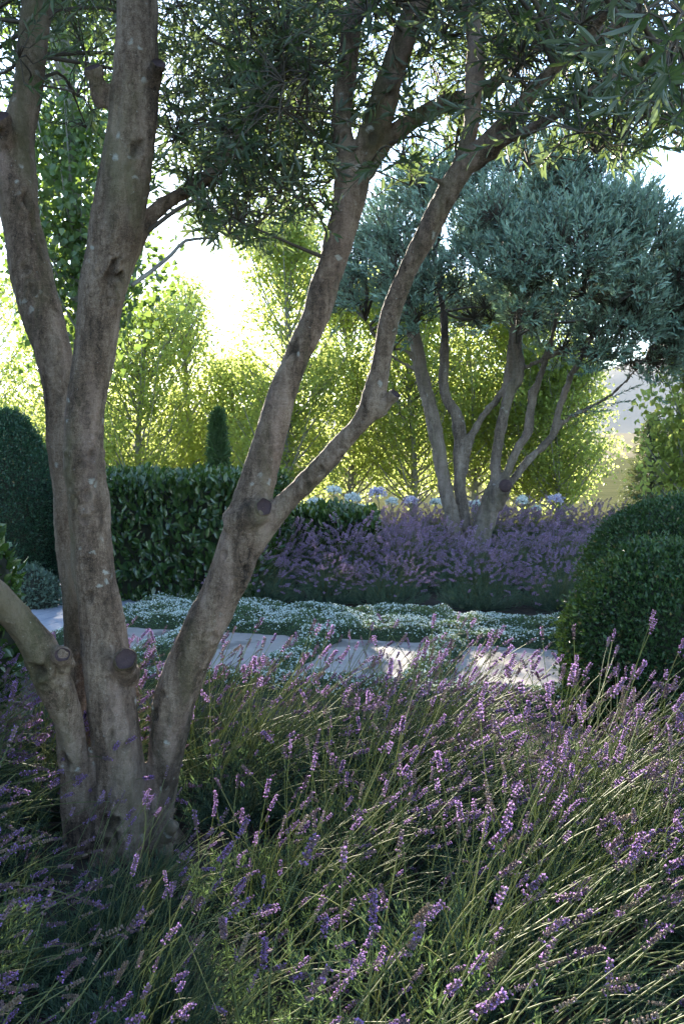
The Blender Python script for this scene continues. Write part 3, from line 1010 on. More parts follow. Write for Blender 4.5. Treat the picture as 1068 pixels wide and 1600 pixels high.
# ------------------------------------------------------------------ the far olive
rng = np.random.default_rng(21)
FD = 12.5
FAR_BASE = at(732, 880, FD)
FAR_BASE[2] = 0
folive = empty('olive_tree', FAR_BASE, 'round-headed silvery olive tree with fanning pale stems in the far lavender bed', 'tree')
FL = [
    [(724, 890, 12.5, 40), (712, 840, 12.5, 30), (692, 745, 12.5, 28), (676, 660, 12.5, 28), (656, 570, 12.5, 27), (642, 500, 12.5, 22), (640, 440, 12.5, 16), (630, 360, 12.4, 8)],
    [(732, 890, 12.6, 34), (730, 830, 12.6, 24), (718, 760, 12.6, 23), (718, 700, 12.6, 24), (714, 650, 12.6, 26), (694, 616, 12.6, 20), (694, 560, 12.6, 18), (692, 490, 12.7, 14), (680, 400, 12.7, 8)],
    [(722, 740, 12.6, 18), (732, 690, 12.55, 18), (758, 645, 12.5, 16), (788, 605, 12.5, 17), (797, 560, 12.5, 15), (800, 500, 12.5, 11), (790, 380, 12.5, 6)],
    [(742, 890, 12.4, 48), (752, 830, 12.4, 42), (768, 782, 12.4, 42), (776, 755, 12.4, 34)],
    [(772, 765, 12.4, 22), (778, 690, 12.4, 21), (792, 625, 12.4, 22), (810, 580, 12.4, 24), (806, 540, 12.4, 18), (812, 480, 12.4, 13), (830, 360, 12.4, 7)],
    [(782, 762, 12.35, 20), (800, 720, 12.3, 18), (824, 670, 12.3, 18), (834, 610, 12.3, 17), (842, 590, 12.3, 14), (858, 540, 12.3, 10), (880, 440, 12.3, 6)],
    [(786, 768, 12.4, 21), (820, 725, 12.45, 19), (862, 680, 12.5, 17), (872, 640, 12.5, 14), (890, 590, 12.5, 13), (915, 545, 12.5, 9), (960, 450, 12.5, 5)],
    [(862, 676, 12.5, 13), (890, 652, 12.5, 11), (926, 634, 12.5, 9), (960, 612, 12.5, 7), (1010, 560, 12.5, 5)],
    [(812, 578, 12.4, 12), (850, 560, 12.3, 10), (900, 540, 12.2, 9), (960, 500, 12.1, 6)],
    [(654, 570, 12.5, 12), (632, 548, 12.4, 10), (600, 540, 12.3, 8), (570, 500, 12.3, 5)],
    [(650, 580, 12.5, 9), (620, 562, 12.6, 7), (590, 545, 12.7, 5)],
]
tm = Mass()
FS = []
for rows in FL:
    p, r = limb_px(rows, 26)
    p = p + rng.normal(0, 1, p.shape) * .006
    add_tube(tm, p, r * .88, 10)
    FS.append(p)
for a in range(7):
    an = a / 7 * 2 * math.pi
    c = FAR_BASE + np.array((math.cos(an) * .1, math.sin(an) * .1, .3))
    e = FAR_BASE + np.array((math.cos(an) * .3, math.sin(an) * .3, -.05))
    add_tube(tm, spline(np.array([c, c * .5 + e * .5, e]), 6), np.linspace(.1, .06, 6), 8)
add_tube(tm, spline(np.array([at(772, 790, 12.4), at(782, 768, 12.25), at(788, 760, 12.15)]), 5), np.linspace(.13, .09, 5), 10)
tme = remeshed(tm, 'trunk', .016, 2)
nv_ = len(tme.vertices)
co = np.empty(nv_ * 3, np.float32)
no = np.empty(nv_ * 3, np.float32)
tme.vertices.foreach_get('co', co)
tme.vertices.foreach_get('normal', no)
co, no = co.reshape(-1, 3).astype(float), no.reshape(-1, 3).astype(float)
dsp = np.array([mnoise.noise(Vector((p[0] * 12, p[1] * 12, p[2] * 5))) * .016 + mnoise.noise(Vector((p[0] * 30, p[1] * 30, p[2] * 22))) * .008 for p in co])
tme.vertices.foreach_set('co', (co + no * dsp[:, None] - FAR_BASE).astype(np.float32).ravel())
tme.materials.clear()
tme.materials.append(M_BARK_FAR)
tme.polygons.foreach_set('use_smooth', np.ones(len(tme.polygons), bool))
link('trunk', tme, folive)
m = Mass()
cv, cf = sphere_geo(14, 8)
m.add(cv * (.085, .035, .085) + at(789, 759, 12.11), cf, 0, 0, True)
m.build('cut_stub', M_CUT, folive)

# crown clumps: (px, py) inside the outline, depth through the ball
OUT_TOP = np.array([(545, 400), (575, 320), (620, 280), (680, 250), (740, 232), (800, 215), (860, 208), (920, 222), (970, 270), (1020, 325), (1068, 362), (1180, 470)], float)
OUT_BOT = np.array([(545, 470), (580, 500), (640, 505), (700, 500), (740, 520), (800, 545), (860, 560), (920, 575), (980, 590), (1040, 570), (1100, 540), (1180, 500)], float)
fc = []
while len(fc) < 190:
    px = rng.uniform(545, 1180)
    t_, b_ = np.interp(px, OUT_TOP[:, 0], OUT_TOP[:, 1]), np.interp(px, OUT_BOT[:, 0], OUT_BOT[:, 1])
    b_ += float(rng.normal(0, 14))
    py = rng.uniform(min(t_ + 40, b_ - 20), b_ - 16)
    if px < 740 and rng.random() < .45 and py > 330:
        continue
    if px < 640 and rng.random() < .35:
        continue
    ex, ey = (px - 870) / 330, (py - 400) / 200
    half = 2.2 * math.sqrt(max(.08, 1 - min(1, ex * ex + ey * ey)))
    d = FD + half * rng.choice([-1, -1, 1]) * rng.uniform(.45, 1.0)
    fc.append((at(px, py, d), rng.uniform(.24, .46)))
fcrown, ftwig = Mass(), Mass()
FSK = np.concatenate(FS)
FC0 = FAR_BASE + (1.0, 0, 2.9)
tp, tr = [], []
for ci, (c, r) in enumerate(fc):
    out = norm(norm(c - FC0) + (0, 0, .5))
    ns = int(48 * (r / .36) ** 2)
    u = rand_dirs(ns * 2, rng)
    u = u[(u @ out) > -.25][:ns]
    ns = len(u)
    st = c + u * (r * rng.uniform(.35, .95, ns))[:, None]
    di = norm(u * .55 + out * .3 + rng.normal(0, .25, (ns, 3)) + (0, -.05, .5))
    ln = rng.uniform(.13, .28, ns)
    far_up = rng.random(ns) < .09
    ln[far_up] *= rng.uniform(1.4, 2.4)
    P, D, N, sid = shoots(st, di, ln, 11, .80, 0, rng)
    N = norm(N + norm(c - FC0) * .6 + (0, -.4, .3))
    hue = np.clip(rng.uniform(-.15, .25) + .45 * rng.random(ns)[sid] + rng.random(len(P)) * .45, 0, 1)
    L = rng.uniform(.06, .115, len(P))
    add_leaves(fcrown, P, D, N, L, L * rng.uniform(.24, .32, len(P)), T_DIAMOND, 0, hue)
    cc = np.broadcast_to(c, st.shape)
    add_tube(ftwig, np.stack([cc, st, st + di * ln[:, None]], 1), np.array([.006, .004, .002])[None].repeat(ns, 0), 3, 0, .5, False)
    k = np.argmin(np.linalg.norm(FSK - c, axis=1) + .5 * np.maximum(FSK[:, 2] - c[2], 0))
    a = FSK[k]
    tp.append(spline(np.array([a, a * .5 + c * .5 + rng.normal(0, .06, 3), c]), 6))
    tr.append(np.linspace(.024, .008, 6))
add_tube(ftwig, np.array(tp), np.array(tr), 4, 0, .5, False)
# the bare hanging sprays at the lower right
for (a, b) in ((at(905, 640, 12.3), at(985, 625, 12.1)), (at(930, 632, 12.4), at(1000, 600, 12.2)), (at(880, 650, 12.4), at(950, 640, 12.2))):
    P, D, N, sid = shoots(np.array([a]), np.array([b - a]), np.linalg.norm(b - a), 26, .8, .02, rng)
    add_leaves(fcrown, P, D, N, .075, .02, T_DIAMOND, 0, .2)
    add_tube(ftwig, np.stack([a, b])[None], np.array([[.006, .002]]), 3, 0, .5, False)
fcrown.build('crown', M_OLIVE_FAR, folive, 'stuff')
ftwig.build('twigs', M_TWIG, folive, 'stuff')

# ------------------------------------------------------------------ poplars and conifers behind
def split_leaves(P, n, x0=0, x1=1068, y0=0, y1=1600):
    """the n leaves nearest the viewer inside a window of the view, as a mask"""
    x, y = to_px(P)
    ok = (x > x0) & (x < x1) & (y > y0) & (y < y1) & (P[:, 1] > .5)
    pick = np.argsort(np.where(ok, P[:, 1], 999))[:min(n, int(ok.sum()))]
    m = np.zeros(len(P), bool)
    m[pick] = True
    return m


def poplar(px, d, hw, top, leaves, label, leaf=.05, mat=None, seed=0, base_t=.04, lean=0.0, branches=70, sharp=.6, group='pale green poplars behind the garden', tmpl=T_DIAMOND, trunk_r=.075, spread=.16, shape=None, singles=0):
    leaves = int(leaves * 1.18)
    leaf = leaf * 1.22
    hw = hw * 1.12
    branches = int(branches * 1.5)
    rng = np.random.default_rng(seed)
    base = at(px, 900, d)
    base[2] = 0
    H = at(px, top, d)[2]
    w = hw / FPX * d
    t = empty('poplar_tree', base, label, 'tree', group)
    top_p = base + np.array((lean, 0, H * .97))
    z = np.linspace(0, 1, 14)
    tp = base + (top_p - base) * z[:, None] + np.stack([np.sin(z * 5 + seed) * .08, np.cos(z * 4 + seed) * .08, 0 * z], -1)
    m = Mass()
    add_tube(m, tp, trunk_r * (1 - .85 * z) + .01, 9)
    m.build('trunk', M_POPBARK, t)
    br, bd, bl = Mass(), [], []
    tt = np.sort(base_t + (.93 - base_t) * rng.random(branches) ** 1.15)
    an = np.arange(branches) * 2.39996 + rng.uniform(0, .8, branches)
    prof = np.sin(np.pi * np.clip(tt * .66 + .34, 0, 1)) ** sharp if shape is None else shape(tt)
    st = np.stack([np.interp(tt, z, tp[:, i]) for i in range(3)], -1)
    reach = w * prof * rng.uniform(.75, 1.1, branches)
    rise = reach * rng.uniform(.6, 1.5, branches) + .12 * H * (tt > .55)
    rise = np.minimum(rise, H * 1.0 - st[:, 2] + rng.uniform(-.15, .1, branches))
    en = st + np.stack([np.cos(an) * reach, np.sin(an) * reach, rise], -1)
    mid = st * .5 + en * .5 + np.stack([np.cos(an) * reach * .15, np.sin(an) * reach * .15, -rise * .08], -1)
    s = np.linspace(0, 1, 7)[None, :, None]
    bp = (1 - s) ** 2 * st[:, None] + 2 * s * (1 - s) * (mid[:, None]) + s ** 2 * en[:, None]
    add_tube(br, bp, (np.linspace(1, .2, 7)[None] * (.010 + .012 * prof[:, None])), 4, 0, .5, False)
    br.build('branches', M_POPBARK, t, 'stuff')
    # leaves gather in clusters along the branches
    ncl = branches * 11
    bi = rng.integers(0, branches, ncl)
    ss = rng.uniform(.12, 1.03, ncl) ** .8
    cen = ((1 - ss) ** 2)[:, None] * st[bi] + (2 * ss * (1 - ss))[:, None] * mid[bi] + (ss ** 2)[:, None] * en[bi] + rng.normal(0, spread * .8, (ncl, 3))
    ci = rng.integers(0, ncl, leaves)
    P = cen[ci] + rng.normal(0, spread * .75, (leaves, 3))
    P[:, 2] = np.maximum(P[:, 2], .06)
    D = norm(rng.normal(0, .7, (leaves, 3)) + (0, 0, -.5))
    N = rand_dirs(leaves, rng)
    L = leaf * rng.uniform(.7, 1.25, leaves)
    hue = np.clip(.5 * rng.random(ncl)[ci] + .5 * rng.random(leaves), 0, 1)
    c = Mass()
    one = split_leaves(P, singles, 0, 330, 0, 600)
    if singles:
        lm = leaf_mesh('leaf', leaf, leaf * .9, tmpl, mat or M_POP)
        for a in np.flatnonzero(one):
            place_leaf(lm, P[a], D[a], N[a], L[a] / leaf, t, base)
    r_ = ~one
    add_leaves(c, P[r_], D[r_], N[r_], L[r_], L[r_] * rng.uniform(.8, 1.0, int(r_.sum())), tmpl, 0, hue[r_])
    c.build('crown', mat or M_POP, t, 'stuff')
    return t


poplar(138, 11.0, 100, -420, 15000, 'tall dark-leaved poplar filling the gap between the left olive stems', .064, M_POPDK, 1, .27, -.1, 80, .25, tmpl=T_HEART, trunk_r=.12, spread=.2, singles=300)
poplar(455, 19.2, 105, -160, 10000, 'tall thin-leaved poplar seen through the near olive crown above the sky gap', .06, M_POPDK, 15, .50, .0, 60, .3, trunk_r=.05, spread=.25)
poplar(-20, 24, 120, 425, 14000, 'sparse glowing poplar at the left edge above the clipped dome', .06, None, 2, spread=.2)
poplar(225, 19.5, 100, 470, 17000, 'bushy yellow-green poplar just left of the bright sky gap', .058, None, 3)
poplar(300, 21, 46, 440, 6000, 'slim poplar on the left rim of the bright sky gap', .06, None, 14)
poplar(360, 21.5, 80, 568, 11000, 'short poplar under the bright gap, behind the little cypress', .06, None, 4)
poplar(446, 18.5, 88, 345, 18000, 'poplar just right of the bright sky gap, behind the leaning stem', .058, None, 5, sharp=.45)
poplar(545, 20.5, 105, 430, 17000, 'yellow-green poplar between the leaning olive stem and the far olive', .058, None, 6)
poplar(640, 20, 105, 455, 18000, 'yellow-green poplar behind the left stems of the far olive', .058, None, 7)
poplar(735, 20.5, 105, 440, 18000, 'yellow-green poplar behind the middle stems of the far olive', .058, None, 8)
poplar(815, 20, 95, 450, 17000, 'yellow-green poplar behind the right stems of the far olive', .058, None, 13)
poplar(872, 19.5, 70, 545, 14000, 'rounded poplar right of the far olive stems beside the view of hills', .055, None, 9, sharp=.4)
poplar(1108, 13, 80, 500, 8000, 'poplar at the right edge in front of the conifer', .062, None, 10, .12, spread=.16, tmpl=T_HEART)
poplar(110, 22, 100, 510, 13000, 'low sunlit poplar seen between the left olive stems above the hedge', .062, None, 11)


def conifer(px, d, top, base_y, hw, label, seed, mat, columnar=False, name='conifer'):
    rng = np.random.default_rng(seed)
    base = at(px, base_y, d)
    base[2] = 0
    H = at(px, top, d)[2]
    w = hw / FPX * d
    t = empty(name, base, label, 'tree')
    m = Mass()
    add_tube(m, base + np.outer(np.linspace(0, 1, 8), (0, 0, H * .96)), np.linspace(.045 * H * .5, .01, 8), 8)
    m.build('trunk', M_TWIG, t)
    c, br = Mass(), Mass()
    n = 260
    tt = np.sqrt(rng.random(n)) if False else rng.random(n) ** .9
    an = rng.uniform(0, 2 * math.pi, n)
    prof = (1 - tt) ** .8 if not columnar else (1 - tt) ** .95 * np.minimum(1, .6 + tt * 2)
    reach = w * prof * rng.uniform(.7, 1.1, n)
    st = base + np.stack([0 * tt, 0 * tt, tt * H * .97], -1)
    dr = np.stack([np.cos(an), np.sin(an), np.full(n, 1.6 if columnar else .12) + rng.normal(0, .1, n)], -1)
    ln = reach * (1.15 if not columnar else 1.9)
    add_tube(br, np.stack([st, st + dr * (ln * .9)[:, None] * (.55 if columnar else 1)], 1), np.array([.012, .004])[None].repeat(n, 0), 3, 0, .5, False)
    br.build('branches', M_TWIG, t, 'stuff')
    k = 70
    s = rng.uniform(.1, 1, (n, k))
    P = st[:, None] + dr[:, None] * (s * ln[:, None] * (.55 if columnar else 1))[..., None] + rng.normal(0, .05 * w + .02, (n, k, 3))
    P = P.reshape(-1, 3)
    kk = np.repeat(np.arange(n), k)
    lim = np.clip(1 - P[:, 2] / H, 0, 1) ** .75 * w * 1.15 + .02
    ok = (np.hypot(P[:, 0] - base[0], P[:, 1] - base[1]) < lim) & (P[:, 2] > .03) & (P[:, 2] < H * 1.02)
    D = norm(np.repeat(norm(dr), k, 0) * .8 + rng.normal(0, .45, (len(P), 3)))
    L = rng.uniform(.06, .13, len(P)) * (H / 3.0 if not columnar else H / 2.0)
    hue = rng.random(n)[kk] * .5 + rng.random(len(P)) * .5
    add_leaves(c, P[ok], D[ok], rand_dirs(int(ok.sum()), rng), L[ok], L[ok] * .26, T_DIAMOND, 0, hue[ok])
    c.build('crown', mat, t, 'stuff')


conifer(342, 13.0, 640, 860, 26, 'small dark pointed cypress rising behind the laurel hedge', 31, M_CYP, True, 'cypress_tree')
conifer(1016, 21.0, 645, 800, 56, 'grey-green spreading conifer on the right in front of the hills', 32, M_PINE, False, 'conifer_tree')

# ------------------------------------------------------------------ hedges and clipped shrubs
def leafy_box(name, corners, z, leaf, label, cat, n_leaf, n_single, mat, seed, tmpl=T_OVAL, group=None, win=(170, 420, 700, 1000)):
    """clipped hedge over a ground quad (x, y) x 4 from near left going anticlockwise, height z"""
    rng = np.random.default_rng(seed)
    c = np.array(corners, float)
    base = np.array((*c.mean(0), 0.0))
    t = empty(name, base, label, cat, group)
    core = Mass()
    cc = base[:2] + (c - base[:2]) * .80
    v = np.array([(*p, 0.02) for p in cc] + [(*p, z * .9) for p in cc])
    q = np.array([(0, 1, 5, 4), (1, 2, 6, 5), (2, 3, 7, 6), (3, 0, 4, 7), (4, 5, 6, 7)])
    core.add(v, np.concatenate([q[:, [0, 1, 2]], q[:, [0, 2, 3]]]))
    core.build('dark_core', M_CORE, t)
    P, Nn = [], []
    faces = [(0, 1), (1, 2), (2, 3), (3, 0)]
    ln = [np.linalg.norm(c[b] - c[a]) for a, b in faces]
    top = .5 * abs(np.cross(c[2] - c[0], c[3] - c[1]))
    tot = sum(ln) * z + top
    for (a, b), l in zip(faces, ln):
        k = int(n_leaf * l * z / tot)
        s, h = rng.random(k), rng.random(k)
        p = c[a] + (c[b] - c[a]) * s[:, None]
        e = norm(np.append(c[b] - c[a], 0))
        nr = np.array((e[1], -e[0], 0))
        zz = .03 + h * (z - .03)
        P.append(np.concatenate([p, zz[:, None]], 1) - nr * (rng.random(k) ** 1.3 * .22 + .10 * np.clip(.25 - zz, 0, .25) / .25)[:, None])
        Nn.append(np.broadcast_to(nr, (k, 3)))
    k = int(n_leaf * top / tot)
    s, h = rng.random(k), rng.random(k)
    p = (c[0] * (1 - s)[:, None] + c[1] * s[:, None]) * (1 - h)[:, None] + (c[3] * (1 - s)[:, None] + c[2] * s[:, None]) * h[:, None]
    P.append(np.concatenate([p, (z - rng.random(k) ** 1.5 * .14)[:, None]], 1))
    Nn.append(np.broadcast_to((0, 0, 1.0), (k, 3)))
    P, Nn = np.concatenate(P), np.concatenate(Nn)
    bulge = vnoise(P, 2.2, seed * 1.7)
    P = P + Nn * (bulge * .08 + rng.normal(0, .025, len(P)))[:, None]
    D = norm(Nn * .45 + np.array((0, 0, .75)) + rng.normal(0, .5, (len(P), 3)))
    N = norm(Nn * .9 + (0, 0, .35) + rng.normal(0, .45, (len(P), 3)))
    L = leaf * rng.uniform(.7, 1.25, len(P))
    W = L * rng.uniform(.40, .52, len(P))
    single = np.zeros(len(P), bool)
    if n_single:
        single = split_leaves(P - np.array((0, .3, 0)) * rng.random((len(P), 1)), n_single, *win)
        pick = np.flatnonzero(single)
        lm = leaf_mesh('leaf', leaf, leaf * .46, tmpl, mat)
        for a in pick:
            place_leaf(lm, P[a], D[a], N[a], L[a] / leaf, t, base)
    m = Mass()
    r_ = ~single
    add_leaves(m, P[r_], D[r_], N[r_], L[r_], W[r_], tmpl, 0, None, rng)
    m.build('foliage', mat, t, 'stuff')
    return t


hx0, hx1 = at(120, 900, 8.9)[0], at(372, 900, 8.9)[0]
leafy_box('hedge', [(hx0, 8.95), (hx1 + .12, 8.75), (hx1 + .35, 11.0), (hx0 - .3, 11.2)], 1.2, .085,
          'chest-high clipped laurel hedge of glossy dark leaves left of the path', 'hedge', 17000, 300, M_LAUREL, 3)
leafy_box('hedge', [(at(378, 0, 11.2)[0], 11.2), (at(585, 0, 11.2)[0], 11.05), (at(590, 0, 12.2)[0], 12.2), (at(378, 0, 12.4)[0], 12.4)], .72, .10,
          'low dark leafy hedge in front of the white agapanthus', 'hedge', 7500, 300, M_LAUREL, 4, win=(380, 600, 760, 900))


def clipped_ball(name, c, rx, ry, rz, leaf, n, mat, label, seed, egg=0.0, group=None, cat='shrub', singles=0, tmpl=T_DIAMOND):
    rng = np.random.default_rng(seed)
    base = np.array((c[0], c[1], 0.0))
    t = empty(name, base, label, cat, group)
    sv, sf = sphere_geo(40, 24)

    def shape(u):
        w = u.copy()
        fl = 1 - egg * np.clip(w[:, 2], 0, 1) ** 2
        w[:, 0] *= fl
        w[:, 1] *= fl
        nz = vnoise(u, 2.4, seed * .7) * .045 + vnoise(u, 7, seed * .3) * .022
        return np.array(c) + w * np.array((rx, ry, rz)) * (1 + nz)[:, None]
    core = Mass()
    p = np.array(c) + (shape(sv) - np.array(c)) * .93
    p[:, 2] = np.maximum(p[:, 2], .01)
    core.add(p, sf, 0, 0, True)
    core.build('dark_core', M_CORE, t)
    u = rand_dirs(int(n * 1.35), rng)
    p = shape(u)
    u, p = u[p[:, 2] > .02], p[p[:, 2] > .02]
    p = p + u * (np.where(rng.random(len(p)) < .10, .055 * rng.random(len(p)) ** 2, -rng.random(len(p)) ** 1.6 * .07))[:, None]
    D = norm(u * .7 + (0, 0, .35) + rng.normal(0, .55, u.shape))
    N = norm(u + rng.normal(0, .5, u.shape))
    L = leaf * rng.uniform(.7, 1.3, len(p))
    m = Mass()
    one = split_leaves(p, singles)
    if singles:
        lm = leaf_mesh('leaf', leaf, leaf * .5, tmpl, mat)
        for a in np.flatnonzero(one):
            place_leaf(lm, p[a], D[a], N[a], L[a] / leaf, t, base)
    r_ = ~one
    add_leaves(m, p[r_], D[r_], N[r_], L[r_], L[r_] * .52, tmpl, 0, None, rng)
    m.build('foliage', mat, t, 'stuff')
    return t


c = at(1042, 1000, 5.2)
clipped_ball('box_ball', (c[0], 5.2, .36), .57, .58, .62, .027, 46000, M_BOX, 'nearer clipped box ball at the right edge beside the lavender', 41, group='clipped box balls')
c = at(1062, 900, 6.8)
clipped_ball('box_ball', (c[0], 6.9, .50), .68, .68, .64, .027, 46000, M_BOX, 'farther clipped box ball rising behind the nearer one at the right edge', 42, group='clipped box balls')
c = at(6, 800, 9.5)
clipped_ball('clipped_dome', (c[0], 9.7, .70), .50, .50, 1.16, .026, 52000, M_DOME, 'tall dark clipped dome shrub at the left edge', 43, egg=.10)
c = at(50, 915, 8.9)
clipped_ball('grey_shrub', (c[0], 8.75, .10), .30, .26, .32, .035, 4200, M_GREY, 'small loose grey-green shrub at the foot of the clipped dome', 44)
c = at(-40, 850, 4.6)
sh = clipped_ball('laurel_shrub', (c[0] - .02, 4.6, .66), .22, .22, .50, .075, 900, M_LAUREL, 'glossy dark-leaved shrub cut off by the left edge above the low stem', 45, singles=120, tmpl=T_OVAL)

# ------------------------------------------------------------------ agapanthus behind the low hedge
def agapanthus(px, py, d, r, lilac, label, seed):
    rng = np.random.default_rng(seed)
    top = at(px, py, d)
    base = np.array((top[0] + rng.uniform(-.05, .05), d + .02, 0.0))
    t = empty('agapanthus', base, label, 'flower', 'agapanthus flowers beyond the lavender')
    m = Mass()
    add_tube(m, spline(np.array([base, base * .5 + top * .5 + (rng.uniform(-.03, .03), 0, 0), top]), 7), .006, 5)
    m.build('stem', M_AGLEAF, t)
    n = 60
    u = rand_dirs(n, rng)
    h = Mass()
    u[:, 2] = np.where(u[:, 2] < -.3, -u[:, 2], u[:, 2])
    tips = top + u * r * np.array((1.0, 1.0, .8)) * rng.uniform(.6, 1.08, n)[:, None]
    add_tube(h, np.stack([np.broadcast_to(top, tips.shape), tips], 1), .0018, 3, 1, .5, False)
    for k in range(5):
        q = rand_dirs(n, rng)
        add_leaves(h, tips - u * .012, norm(u * .55 + q * .75), u + q * .2, r * .42, r * .17, T_DIAMOND, 0, None, rng)
    h.build('flower_head', [M_AGLILAC if lilac else M_AGWHITE, M_AGLEAF], t)
    lf = Mass()
    k = 16
    an = rng.uniform(0, 2 * math.pi, k)
    ln = rng.uniform(.28, .42, k)
    o = np.stack([np.cos(an), np.sin(an), 0 * an], -1)
    s = np.linspace(0, 1, 6)[None, :, None]
    pts = base + o[:, None] * (ln[:, None, None] * s * .75) + np.array((0, 0, 1.0)) * (ln[:, None, None] * (1.9 * s - 1.35 * s ** 2) * .8)
    side = norm(np.cross(o, (0, 0, 1.0)))[:, None] * (.016 * np.sin(np.pi * np.clip(s * .85 + .12, 0, 1)))
    v = np.stack([pts - side, pts + side], 2).reshape(k, 12, 3)
    q = np.array([(2 * a, 2 * a + 1, 2 * a + 3, 2 * a + 2) for a in range(5)])
    ff = np.concatenate([q[:, [0, 1, 2]], q[:, [0, 2, 3]]])
    lf.add(v.reshape(-1, 3), (ff[None] + (np.arange(k) * 12)[:, None, None]).reshape(-1, 3), 0, .5, True)
    lf.build('leaves', M_AGLEAF, t, 'stuff')


for i_, (px, py, d, r, li, lab) in enumerate([
    (424, 782, 13.6, .11, 0, 'white agapanthus head half hidden in the fork of the leaning olive stem'),
    (492, 786, 13.4, .12, 0, 'pale agapanthus head right of the far right olive stem, leftmost in the open row'),
    (521, 768, 13.6, .125, 0, 'tallest white agapanthus head on the left of the row'),
    (503, 800, 12.9, .10, 0, 'low white agapanthus head close above the dark hedge'),
    (550, 780, 13.4, .135, 0, 'large white agapanthus head in the middle of the row'),
    (562, 795, 13.0, .10, 0, 'lower white agapanthus head tucked under the large white one'),
    (590, 772, 13.8, .14, 1, 'large lilac agapanthus head next to the white ones'),
    (612, 786, 13.6, .11, 0, 'small white agapanthus head right of the large lilac one'),
    (640, 784, 14.4, .12, 1, 'pale lilac agapanthus head left of the far olive stems'),
    (680, 786, 14.2, .11, 0, 'white agapanthus head against the leftmost far olive stem'),
    (742, 790, 14.6, .12, 0, 'white agapanthus head between the far olive stems'),
    (815, 784, 15.0, .13, 0, 'white agapanthus head just right of the far olive trunk'),
    (868, 782, 15.2, .14, 1, 'lilac agapanthus head farthest right above the far lavender'),
    (838, 796, 15.0, .10, 0, 'low white agapanthus head left of the farthest lilac one'),
]):
    agapanthus(px, py, d, r * .86, li, lab, 60 + i_)

# ------------------------------------------------------------------ lavender
rng = np.random.default_rng(77)


def spike_geo(mass, p0, direc, L, r, whorls, per, petals, rng, mats=(0, 1), blob=1.0, tint=.5):
    """a lavender flower spike from p0 along direc: whorls of buds and open lips"""
    direc = norm(direc)
    a = norm(np.cross(direc, rng.normal(size=3)))
    b = np.cross(direc, a)
    P, D, Nn = [], [], []
    for w in range(whorls):
        t = w / max(1, whorls - 1)
        if w == 0 and whorls > 4:
            t = -.12
        rr = r * (1.0 if 0 < t < .75 else .75) * (1 - .35 * max(t, 0))
        for k in range(per):
            an = k * 2 * math.pi / per + w * .6 + rng.normal(0, .2)
            rad = a * math.cos(an) + b * math.sin(an)
            P.append(p0 + direc * (t * L + rng.normal(0, L * .015)) + rad * rr * .25)
            D.append(norm(direc * .75 + rad * .8))
            Nn.append(rad)
    P, D, Nn = np.array(P), np.array(D), np.array(Nn)
    # buds: four-sided spindles
    n = len(P)
    lb, wb = r * 1.5 * blob, r * .55 * blob
    S = norm(np.cross(D, Nn))
    Q = np.cross(S, D)
    mid = P + D * lb * .5
    v = np.stack([P, mid + S * wb, mid + Q * wb, mid - S * wb, mid - Q * wb, P + D * lb], 1)
    tf = np.array([(0, 2, 1), (0, 3, 2), (0, 4, 3), (0, 1, 4), (5, 1, 2), (5, 2, 3), (5, 3, 4), (5, 4, 1)])
    mass.add(v.reshape(-1, 3), (tf[None] + (np.arange(n) * 6)[:, None, None]).reshape(-1, 3), mats[0], np.repeat(rng.random(n) * .6 + tint * .4, 6))
    m = rng.random(n) < petals
    if m.any():
        tips = P[m] + D[m] * lb * .8
        for q in range(3):
            dd = norm(D[m] * .5 + rng.normal(0, .8, (m.sum(), 3)))
            add_leaves(mass, tips, dd, rand_dirs(m.sum(), rng), r * 1.0, r * .85, T_DIAMOND, mats[1], None, rng)


def arc(base, az, tilt0, tilt1, ln, n=8, bow=None):
    """points of a stem that starts tilt0 from upright and ends tilt1, heading az"""
    t = np.linspace(0, 1, n)
    th = tilt0 + (tilt1 - tilt0) * t
    ds = ln / (n - 1)
    h = np.concatenate([[0], np.cumsum(np.sin((th[1:] + th[:-1]) / 2) * ds)])
    zz = np.concatenate([[0], np.cumsum(np.cos((th[1:] + th[:-1]) / 2) * ds)])
    p = np.stack([h, 0 * h, zz], -1)
    c, s = math.cos(az), math.sin(az)
    return np.asarray(base) + np.stack([p[:, 0] * c, p[:, 0] * s, p[:, 2]], -1)


# stem and spike variants (local x is the way they bow)
STEMS = []
for k in range(20):
    ln = .30 + .20 * rng.random()
    pts = arc((0, 0, 0), 0, rng.uniform(-.10, .10), rng.uniform(.1, 1.0), ln, 9)
    pts[:, 1] += np.sin(np.linspace(0, 2.5, 9) + k) * .006
    m = Mass()
    add_tube(m, pts, np.linspace(.0020, .0013, 9), 4, 0, .5, False)
    sp = Mass()
    d = pts[-1] - pts[-2]
    L = rng.uniform(.032, .062)
    spike_geo(sp, pts[-1], d, L, rng.uniform(.0040, .0056), int(L / .0066) + 1, 6, [.2, .5, .06, .65, .15][k % 5], rng)
    STEMS.append((m.mesh('flower_stem', M_LAVSTEM), sp.mesh('flower_spike', [M_DRY if k % 5 == 2 else M_BUD, M_PETAL]), ln + L))


